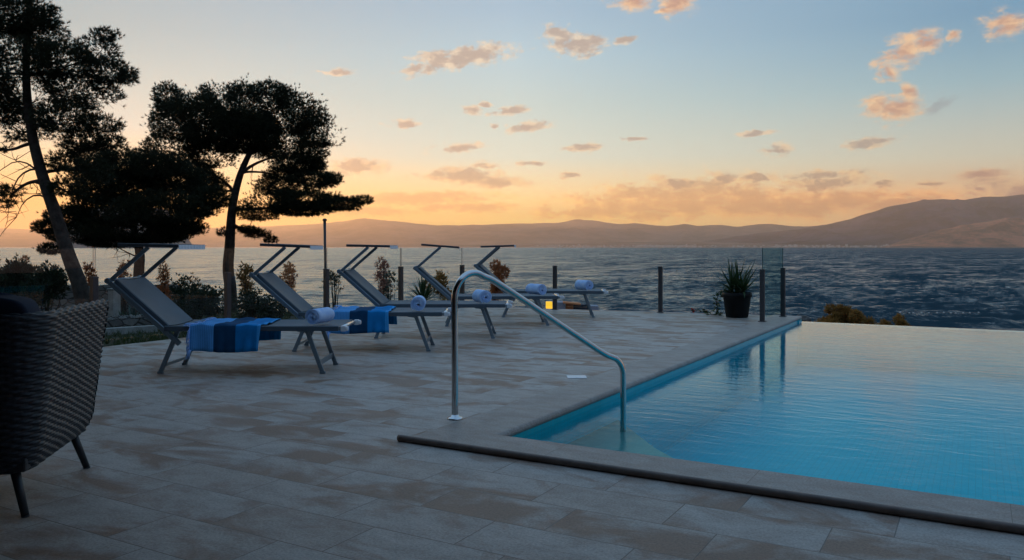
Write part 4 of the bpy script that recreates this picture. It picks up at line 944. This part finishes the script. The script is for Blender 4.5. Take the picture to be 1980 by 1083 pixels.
    tag(root, label, 'pine tree'); print(name, len(C), 'tufts', len(Fc), 'tris'); return root

pine('pine_tree', 'umbrella shaped pine with a bent bare trunk, right one of the pines on the shore', 21.5,
     [(446, 592), (447, 560), (440, 520), (444, 480), (446, 440), (448, 410), (454, 375), (464, 338), (476, 310), (490, 282), (496, 240)],
     [(395, 235, 90, 55), (480, 205, 95, 45), (560, 225, 70, 48), (325, 190, 30, 32), (338, 235, 50, 45), (608, 255, 48, 38), (455, 265, 105, 38), (540, 275, 80, 40), (330, 290, 55, 40), (596, 295, 38, 26),
      (400, 300, 60, 34), (575, 318, 55, 22), (645, 268, 20, 20), (608, 350, 48, 17), (640, 346, 24, 13), (560, 362, 70, 24), (590, 390, 80, 22), (655, 396, 48, 15), (697, 388, 24, 9), (530, 392, 50, 28), (500, 408, 45, 24), (592, 325, 36, 18), (545, 338, 36, 14), (585, 405, 60, 16),
      (350, 350, 70, 34), (395, 350, 45, 26), (470, 240, 60, 30), (520, 180, 40, 22), (425, 180, 40, 22), (435, 450, 16, 9), (495, 452, 26, 9), (524, 464, 14, 7), (480, 445, 20, 7)],
     0.17, 1, 430, -0.95, (0.30, 1.0), bare=[[(455, 375), (440, 356), (424, 344), (400, 330)], [(466, 335), (490, 318), (520, 306), (560, 296)], [(449, 405), (500, 404), (560, 400), (640, 396)], [(446, 432), (470, 445), (500, 452), (524, 462)]], bare_r=0.055)
pine('pine_tree', 'dense low spreading dark pine between the leaning pine and the umbrella pine', 19.5,
     [(268, 560), (268, 520), (272, 490), (262, 460), (255, 420), (262, 380)],
     [(330, 350, 70, 34), (260, 370, 80, 40), (190, 360, 60, 40), (300, 405, 95, 34), (210, 410, 85, 34), (370, 395, 55, 34), (130, 420, 45, 24), (95, 440, 32, 16), (260, 445, 110, 24), (340, 440, 60, 20), (150, 455, 60, 20), (300, 320, 60, 28), (235, 320, 55, 34), (410, 385, 36, 22), (170, 310, 50, 34), (100, 482, 26, 12), (300, 462, 60, 10), (220, 470, 60, 10)],
     0.15, 2, 560, -0.55, (0.35, 1.0), bare=[[(272, 500), (250, 490), (230, 480), (222, 474)]])
pine('pine_tree', 'tall pine with a thick leaning trunk, cut off by the top left corner', 14.6,
     [(172, 600), (158, 560), (140, 515), (127, 478), (108, 415), (88, 360), (69, 295), (60, 250), (52, 190), (50, 120), (55, 40), (60, -40)],
     [(30, 30, 75, 45), (70, 60, 55, 40), (-60, 20, 80, 60), (40, -60, 90, 55), (-60, 130, 90, 60), (30, 120, 80, 50), (120, 120, 65, 40), (185, 100, 45, 30), (200, 68, 28, 14), (210, 140, 45, 26), (245, 150, 22, 18), (150, 175, 70, 38), (60, 190, 80, 42), (-30, 210, 70, 45), (190, 190, 48, 30),
      (120, 230, 60, 34), (200, 240, 38, 20), (40, 250, 60, 30), (160, 275, 45, 24), (215, 275, 28, 14), (130, 315, 40, 22), (170, 335, 50, 26), (-20, 280, 40, 22), (22, 370, 30, 14), (10, 395, 22, 10), (130, 365, 38, 18), (105, 20, 12, 10)],
     0.145, 3, 520, -0.60, (0.45, 1.0), bare=[[(88, 350), (60, 318), (30, 310), (0, 330)], [(80, 325), (50, 330), (30, 350), (18, 390), (10, 410)], [(98, 385), (70, 375), (45, 390), (32, 420)], [(90, 360), (60, 350), (40, 360), (24, 380)]], need=(0.075, 0.009), gapf=0.45)

def shrub(name, label, u, yc, vt, vb, hw, mat, seed, cat='shrub', leafy=(0.05, 0.02), nbl=5, dens=260, group=None, shape='round', stems=7, quad=True, gz=None):
    rs = np.random.default_rng(seed); rr = random.Random(seed); k_ = yc / F
    def c3(u_, v_, dy=0): return np.array([(u_ - UC) * (yc+dy) / F, yc + dy, HC - (v_ - VH) * (yc+dy) / F])
    bx = (u - UC) * k_; g0 = float(ground_z(bx, yc)) if gz is None else gz; zb = c3(u, vb)[2]; zt = c3(u, vt)[2]; h = zt - zb; w_ = hw * k_
    root = empty(name, W(bx, yc, g0)); loc = lambda a: Wn(np.atleast_2d(a)) - np.array(root.location); tag(root, label, cat, group)
    m = MB(); blobs = []; base = np.array([bx, yc, g0])
    nb = {'round': 9, 'plume': 11, 'small_tree': 8, 'low': 9, 'mound': 26}[shape]
    for q in range(nb):
        if shape == 'plume':      # upright feathery sprays
            f = q / (nb - 1); ox = rs.normal(0, 0.42)*w_*(1 - 0.35*f); c = np.array([bx + ox, yc + rs.normal(0, 0.4)*w_, zb + h*(0.15 + 0.72*f)]); blobs.append((c, w_*0.36, w_*0.36, h*0.15))
        elif shape == 'mound':
            ox = rs.uniform(-1, 1); prof_ = (0.42 + 0.5*math.exp(-((ox + 0.25)/0.28)**2) + 0.22*math.exp(-((ox - 0.45)/0.2)**2)) * (1 - 0.55*abs(ox)**3)
            c = np.array([bx + ox*w_*0.92, yc + rs.normal(0, 0.3)*w_, zb + h*prof_*rs.uniform(0.35, 1.0) - 0.02]); blobs.append((c, w_*0.16, w_*0.18, h*0.12))
        elif shape == 'small_tree':
            c = np.array([bx + rs.normal(0, 0.42)*w_, yc + rs.normal(0, 0.4)*w_, zb + h*rs.uniform(0.45, 0.92)]); blobs.append((c, w_*0.42, w_*0.42, h*0.13))
        else:
            a = rs.uniform(0, 6.28); d = rs.uniform(0.1, 0.72); c = np.array([bx + math.cos(a)*d*w_, yc + math.sin(a)*d*w_, zb + h*rs.uniform(0.25, 0.74)*(1.05 - 0.45*d)]); blobs.append((c, w_*0.42, w_*0.42, h*0.30))
    for (c, rx, ry, rz) in blobs:
        for q in range(max(1, stems // 4)):
            e = c + rs.normal(0, 0.35, 3)*np.array([rx, ry, rz]); mid = base*0.5 + e*0.5 + rs.normal(0, 0.05, 3)*max(w_, 0.2); m.tube([Vector(x) for x in loc(np.array([base + rs.normal(0, 0.03, 3)*np.array([1,1,0]), mid, e]))], [0.016, 0.011, 0.004], 5, False)
    m.build('stem', MAT['stem'], root)
    C, Dr = in_blobs(blobs, dens, rs); 
    if shape in ('plume', 'small_tree'): Dr = Dr * 0.6 + np.array([0, 0, 0.7])
    V, Fc = tufts(C, Dr, nbl, leafy[0], leafy[1], 0.6, rs, tri=not quad); fast_mesh('foliage', Wn(V) - np.array(root.location), Fc, mat, root); return root
GS = 'shrubs beyond the glass fence'
shrub('oleander_bush', 'dark leafy bush behind the armchair, cut off by the left edge', 22, 17.5, 503, 600, 62, MAT['dark_leaf'], 31, 'bush', (0.10, 0.03), 5, 230)
shrub('oleander_bush', 'dark leafy bush with open branches just left of the leaning pine trunk', 92, 17.0, 500, 590, 42, MAT['dark_leaf'], 32, 'bush', (0.10, 0.03), 5, 150)
shrub('oleander_bush', 'broad rounded dark green bush between the nearest lounger and the umbrella pine', 380, 15.6, 522, 612, 62, MAT['dark_leaf'], 33, 'bush', (0.055, 0.022), 5, 330)
shrub('oleander_bush', 'low dark bush at the foot of the umbrella pine, right of its trunk', 495, 16.6, 556, 618, 52, MAT['dark_leaf'], 34, 'bush', (0.055, 0.022), 5, 300, shape='low')
shrub('tamarisk_shrub', 'rusty feathery tip rising behind the dark bush at the left edge', 46, 19.5, 497, 570, 13, MAT['tamarisk'], 41, 'shrub', (0.09, 0.02), 6, 150, GS, 'plume')
shrub('tamarisk_shrub', 'rusty little shrub seen between the leaning pine trunk and the first fence post', 172, 19.5, 506, 575, 19, MAT['tamarisk'], 42, 'shrub', (0.09, 0.02), 6, 130, GS, 'plume')
shrub('tamarisk_shrub', 'rusty shrub behind the sunshade arms of the nearest lounger', 240, 19.0, 502, 580, 20, MAT['tamarisk'], 43, 'shrub', (0.09, 0.02), 6, 130, GS, 'plume')
shrub('tamarisk_shrub', 'rusty narrow shrub standing against the left side of the broad dark bush', 316, 18.5, 508, 590, 17, MAT['tamarisk'], 44, 'shrub', (0.09, 0.02), 6, 150, GS, 'plume')
shrub('tamarisk_shrub', 'olive and rust shrub right of the umbrella pine trunk', 478, 19.5, 508, 580, 22, MAT['olive_brown'], 45, 'shrub', (0.09, 0.02), 6, 150, GS, 'plume')
shrub('tamarisk_shrub', 'rusty feathery shrub behind the backrest of the second lounger', 560, 19.0, 508, 585, 22, MAT['tamarisk'], 46, 'shrub', (0.09, 0.02), 6, 150, GS, 'plume')
shrub('young_tree', 'slim young grey green tree right of the fence post with the tall pole', 648, 17.5, 520, 600, 20, MAT['grey_leaf'], 47, 'tree', (0.07, 0.018), 5, 120, None, 'small_tree')
shrub('tamarisk_shrub', 'tall pink feathery shrub rising behind the middle lounger', 738, 18.0, 500, 585, 20, MAT['tam_pink'], 48, 'shrub', (0.09, 0.02), 6, 150, GS, 'plume')
shrub('tamarisk_shrub', 'grey green shrub at the right foot of the pink feathery shrub', 752, 17.6, 522, 600, 16, MAT['grey_leaf'], 49, 'shrub', (0.08, 0.02), 5, 120, GS, 'plume')
shrub('tamarisk_shrub', 'olive shrub beside the yucca behind the fourth lounger', 856, 18.0, 526, 600, 32, MAT['olive_brown'], 50, 'shrub', (0.09, 0.02), 6, 150, GS, 'plume')
shrub('tamarisk_shrub', 'bright rusty bushy shrub behind the top of the handrail', 964, 18.5, 506, 590, 25, MAT['tamarisk'], 51, 'shrub', (0.09, 0.02), 7, 260, GS, 'plume')
shrub('tamarisk_shrub', 'large olive brown shrub beyond the far edge of the pool', 1638, 19.5, 566, 650, 60, MAT['olive_brown'], 52, 'shrub', (0.09, 0.018), 7, 420, GS, 'mound', gz=-2.3)
shrub('tamarisk_shrub', 'smaller olive brown shrub right of the large one beyond the pool', 1727, 19.8, 591, 655, 36, MAT['olive_brown'], 53, 'shrub', (0.09, 0.018), 7, 420, GS, 'mound', gz=-2.3)
shrub('tamarisk_shrub', 'dark twiggy sprig at the left picture edge above the bush', -6, 16.0, 474, 560, 16, MAT['dark_leaf'], 54, 'shrub', (0.07, 0.02), 5, 120, GS, 'plume')
# garden yucca and agaves
def rosette(name, label, pos, n, ln, wd, mat, seed, cat, up=0.0, pot=None, scale=1.0):
    root = empty(name, pos); tag(root, label, cat); m = MB(); r_ = random.Random(seed)
    for k in range(n): f = k / n; blade(m, (0, 0, up), k*2.4 + r_.uniform(-.3, .3), 0.12 + 1.2*f + r_.uniform(-.1, .1), ln*r_.uniform(0.8, 1.15), wd, r_.uniform(0.05, 0.35)*(0.3 + f))
    m.build('leaves', mat, root)
    if up > 0.05: s_ = MB(); s_.tube([(0, 0, 0), (0, 0, up)], [0.06, 0.045], 10); s_.build('stem', MAT['stem'], root)
    return root
bx = (818 - UC) * 17.2 / F; gz_ = float(ground_z(bx, 17.2)); rosette('garden_yucca', 'spiky green yucca behind the fourth lounger, left of the olive shrub', W(bx, 17.2, gz_), 46, 0.62, 0.05, MAT['yucca'], 5, 'yucca', up=max(0.1, (HC - (585 - VH)*17.2/F) - gz_))
def garden(u, v, z=-0.44): return P(u, v, z)
for k, (u, v, lab, s_) in enumerate([(258, 626, 'blue grey agave growing by the kerb under the nearest lounger backrest', 0.42), (236, 628, 'small dark agave beside the low stone edging', 0.3)]):
    rosette('agave', lab, garden(u, v), 20, s_, 0.075, MAT['agave'] if k == 0 else MAT['yucca'], 60 + k, 'agave')
# stone wall at the end of the garden, kerb, border rocks
def wall_run(name, label, u0, u1, yc0, yc1, vt, vb, mat, thick=0.35, jag=0.0):
    root = None; n = 40; m = MB(); G = []
    a = np.array([(u0 - UC)*yc0/F, yc0]); b = np.array([(u1 - UC)*yc1/F, yc1]); d = (b - a)/np.linalg.norm(b - a); nr = np.array([d[1], -d[0]])
    for i in range(n + 1):
        f = i/n; p_ = a*(1-f) + b*f; y_ = p_[1]; zt = HC - (vt - VH)*y_/F + jag*(random.random()-0.5); zb = HC - (vb - VH)*y_/F - 0.35
        row = [W(*(p_ + nr*thick/2), zb), W(*(p_ + nr*(thick/2 - 0.02)), zt - 0.04), W(*(p_ + nr*(thick/2 - 0.06)), zt), W(*(p_ - nr*(thick/2 - 0.06)), zt), W(*(p_ - nr*thick/2), zt - 0.05), W(*(p_ - nr*thick/2), zb)]
        G.append([tuple(x) for x in row])
    m.grid(np.array(G), smooth=False); N = 6; m.f += [tuple(range(N)), tuple(range(m.n - 1, m.n - N - 1, -1))]; m.sm += [False, False]
    return tag(m.build(name, mat), label, 'wall')
wall_run('stone_wall', 'dark stone garden wall behind the leaning pine trunk and the armchair', -320, 345, 19.8, 19.2, 551, 612, MAT['stone_wall'], 0.4, 0.05)
wall_run('rockery_edging', 'low rough stone edging in the garden between armchair and nearest lounger', 196, 300, 15.6, 15.9, 611, 642, MAT['stone_wall'], 0.3, 0.06)
m = MB(); a = garden(150, 650, -0.42); b = garden(303, 640, -0.42); m.bar(a + Vector((0,0,0.03)), b + Vector((0,0,0.03)), 0.16, 0.12, (0, 0, 1)); tag(m.build('garden_kerb', MAT['kerb'], None, 0.01), 'pale straight kerb stone in the dark garden below the nearest lounger', 'kerb')
wp = D(221, 585, 17.5); m = MB(); m.box((-0.09, -0.09, -0.6), (0.09, 0.09, 0.28)); m.box((-0.11, -0.11, 0.28), (0.11, 0.11, 0.31)); o = m.build('gate_pillar', MAT['kerb'], None, 0.01); o.location = (wp.x, wp.y, wp.z); tag(o, 'short square stone pillar in front of the garden wall beside the armchair', 'pillar')
# low ground cover hedge along the left deck edge
rs = np.random.default_rng(77); n = 2600; px_ = rs.uniform(DX0 - 1.25, DX0 - 0.06, n); py_ = rs.uniform(-3, 4.6, n); ed = np.clip((px_ - (DX0 - 1.25))/0.6, 0.2, 1); pz = -0.46 + rs.uniform(0, 0.34, n)*ed*(0.55 + 0.8*vnoise(px_*3, py_*2, 4))
V, Fc = tufts(np.stack([px_, py_, pz], 1), np.tile(np.array([[0, 0, 1.0]]), (n, 1)), 8, 0.09, 0.018, 0.7, rs)
tag(fast_mesh('ground_cover', V, Fc, MAT['grass']), 'low dark green ground cover along the left edge of the deck', 'ground cover', kind='stuff')
n = 5200; a = rs.uniform(-14, -3, n); b = rs.uniform(9, 20, n); z = ground_z(a, b); wv = Wn(np.stack([a, b, z + 0.02], 1)); kp = wv[:, 0] < DX0 - 1.3; wv = wv[kp]
V, Fc = tufts(wv, np.tile(np.array([[0, 0, 1.0]]), (len(wv), 1)), 7, 0.12, 0.012, 0.5, rs); tag(fast_mesh('grass', V, Fc, MAT['grass']), 'rough grass in the dim garden behind the left glass fence', 'grass', kind='stuff')

# tall thin pole behind the fence
pp_ = D(629, 480, 14.6); gzz = float(ground_z((629 - UC)*14.6/F, 14.6)); root = empty('garden_pole', (pp_.x, pp_.y, gzz)); tag(root, 'tall thin dark pole rising behind the fence post by the second lounger', 'pole')
m = MB(); top = HC + (VH - 424)*14.6/F - gzz; m.tube([(0, 0, 0), (0, 0, top*0.6), (-0.015, 0, top)], [0.022, 0.02, 0.026], 10); m.build('shaft', MAT['leg_metal'], root)
m = MB(); m.lathe([(0.038, top - 0.03), (0.042, top - 0.02), (0.03, top + 0.01), (0.0, top + 0.015)], 12, (-0.015, 0, 0)); m.build('cap', MAT['leg_metal'], root)

# ------------------------------------------------------------------ shore: rocks, buoys, beach bar
def rock(pos, sx, sy, sz, seed, label):
    n, k = 14, 20; G = []
    for i in range(n + 1):
        ph = -math.pi/2 + math.pi*i/n; row = []
        for j in range(k):
            t2 = 2*math.pi*j/k; d = np.array([math.cos(ph)*math.cos(t2), math.cos(ph)*math.sin(t2), math.sin(ph)]); f = 1 + 0.35*float(fbm(np.array([d[0]*1.7 + seed]), np.array([d[1]*1.7 + d[2]*2.3]), 4, seed)[0]); row.append((d[0]*sx*f, d[1]*sy*f, d[2]*sz*f))
        G.append(row)
    m = MB(); m.grid(np.array(G), closed=True, smooth=False); o = m.build('shore_rock', MAT['rock']); o.location = pos; tag(o, label, 'rock', 'rocks on the shore')
rock(D(1551, 619, 43), 0.42, 0.4, 0.28, 2, 'dark wet rock on the shore just past the corner of the deck')
rock(D(1512, 622, 44), 0.5, 0.4, 0.25, 5, 'low dark rock on the shore behind the glass fence end')
rock(D(1592, 622, 44), 0.5, 0.4, 0.22, 8, 'flat rock on the shore left of the large brown shrub')
br = empty('buoy_line', D(1822, 607, 62.5)); br.location.z = SEA; tag(br, 'line of small white floats on the sea beyond the pool', 'buoy line')
ps = [D(1742 + 13.4*k + random.uniform(-3.5, 3.5), 607.5 - 0.05*k, 62.5) for k in range(12)]; m = MB(); m.tube([Vector((q.x, q.y, SEA + 0.12)) - br.location for q in ps], 0.02, 5); m.build('line', MAT['rope'], br)
for q in ps:
    m = MB(); m.lathe([(0.0, -0.08), (0.055, -0.055), (0.08, 0), (0.055, 0.055), (0.0, 0.08)], 12); o = m.build('float', MAT['white_float'], br); o.location = Vector((q.x, q.y, SEA + random.uniform(0.05, 0.12))) - br.location
# small beach bar
yb = 47.0; c = D(1100, 601, yb); bar = empty('beach_bar', c, YAW); tag(bar, 'tiny beach bar with glowing yellow panel and orange awning behind the farthest lounger', 'beach bar'); s_ = yb / F
def bx_(u0, u1, v0, v1, y0=0.0, y1=0.5): return ((u0 - 1100)*s_, y0, (601 - v1)*s_), ((u1 - 1100)*s_, y1, (601 - v0)*s_)
m = MB(); m.box(*bx_(1056, 1068, 584, 597)); m.build('lit_panel', MAT['lit'], bar, 0.01)
m = MB(); m.box(*bx_(1069.5, 1092, 585, 612, 0.1, 1.6)); m.box(*bx_(1140, 1158, 592, 612, 0.1, 1.2)); m.box(*bx_(1056, 1069, 597.5, 612, 0, 0.5)); m.build('wall', MAT['grey_panel'], bar, 0.02)
m = MB(); m.bar(((1089-1100)*s_, 0.0, 16.5*s_), ((1122-1100)*s_, 0.0, 13.2*s_), 0.9, 0.09, (0, 1, 0)); m.build('awning', MAT['orange'], bar, 0.01)
m = MB(); m.box(*bx_(1094.5, 1109, 588.5, 599.5, 0.3, 0.6)); m.build('counter_front', MAT['orange'], bar, 0.01)
m = MB(); m.box(*bx_(1110, 1139, 590, 612, 0.4, 1.0)); m.build('dark_shutter', MAT['dark_cloth'], bar, 0.01)

# ------------------------------------------------------------------ added unseen house behind the camera: facade, wing and terrace roof shade the foreground
MAT['render_wall'] = plain('shade_villa_plaster', (0.09, 0.085, 0.08), 0.9, var=0.1, nscale=6, bump=0.2)
MAT['dark_glass'] = plain('dark_window_glass', (0.01, 0.012, 0.014), 0.06, var=0.02)
MAT['timber'] = plain('dark_timber', (0.06, 0.04, 0.028), 0.7, var=0.3, nscale=8)
shade_villa = empty('shade_villa', (1, -7.2, 0)); tag(shade_villa, 'added plastered building with a timber roof, unseen behind the viewpoint, shading the deck', 'house')
m = MB(); m.box((-12, -6, -0.5), (12, 0, 6.2)); m.build('wall', MAT['render_wall'], shade_villa)
m = MB(); m.box((-12, 0.001, -0.5), (-3.05, 4.7, 3.0)); m.build('shade_wing', MAT['render_wall'], shade_villa)
m = MB(); m.box((-12.4, -6.4, 6.2), (12.4, 0.5, 6.45)); m.build('roof', MAT['timber'], shade_villa)
for x0 in (-1, 3, 7):
    m = MB(); m.box((x0, 0.003, 0.05), (x0 + 2.2, 0.06, 2.35)); w0 = m.build('window', MAT['timber'], shade_villa); m = MB(); m.box((x0 + 0.08, 0.062, 0.13), (x0 + 2.12, 0.07, 2.27)); m.build('pane', MAT['dark_glass'], w0)
    m = MB(); m.box((x0 + 0.2, 0.003, 3.6), (x0 + 2.0, 0.06, 5.2)); w0 = m.build('window', MAT['timber'], shade_villa); m = MB(); m.box((x0 + 0.28, 0.062, 3.68), (x0 + 1.92, 0.07, 5.12)); m.build('pane', MAT['dark_glass'], w0)
m = MB(); m.box((-12.2, 0.07, 3.02), (-1.0, 6.25, 3.2)); m.box((-0.999, 0.07, 3.02), (11.5, 5.5, 3.2)); m.build('shade_roof', MAT['timber'], shade_villa)
for x0 in (11.3,):
    m = MB(); m.box((x0 - 0.1, 5.0, 0.0), (x0 + 0.1, 5.2, 3.018)); m.build('post', MAT['timber'], shade_villa)

# ------------------------------------------------------------------ evening haze over the sea
mh = bpy.data.materials.new('haze_air'); mh.use_nodes = True; nt = mh.node_tree; nt.nodes.clear(); out = nt.nodes.new('ShaderNodeOutputMaterial'); pv = nt.nodes.new('ShaderNodeVolumePrincipled')
pv.inputs['Color'].default_value = (1.0, 0.74, 0.56, 1); pv.inputs['Density'].default_value = HAZE = 3.6e-5; pv.inputs['Anisotropy'].default_value = 0.62; nt.links.new(pv.outputs[0], out.inputs['Volume'])
m = MB(); m.box((-38000, -3000, -9), (38000, 34500, 1640)); o = m.build('haze', mh); o.rotation_euler.z = YAW; tag(o, kind='stuff'); o['label'] = 'thin warm evening haze over the sea and the far hills'; o['category'] = 'haze'

# ------------------------------------------------------------------ camera, render
cam = bpy.data.cameras.new('camera'); co = bpy.data.objects.new('camera', cam); COL.objects.link(co); SC.camera = co
co.location = CAM; co.rotation_euler = (math.radians(90), 0, YAW); cam.sensor_width = 36; cam.lens = F / 1980 * 36; cam.shift_y = (VH - 541.5) / 1980; cam.clip_start = 0.05; cam.clip_end = 120000
SC.view_settings.view_transform = 'Standard'; SC.view_settings.look = 'None'; SC.view_settings.exposure = 0.0; SC.view_settings.gamma = 1.0
SC.render.engine = 'CYCLES'; cy = SC.cycles; cy.max_bounces = 10; cy.transparent_max_bounces = 32; cy.volume_bounces = 4; cy.use_denoising = True; cy.sample_clamp_indirect = 6
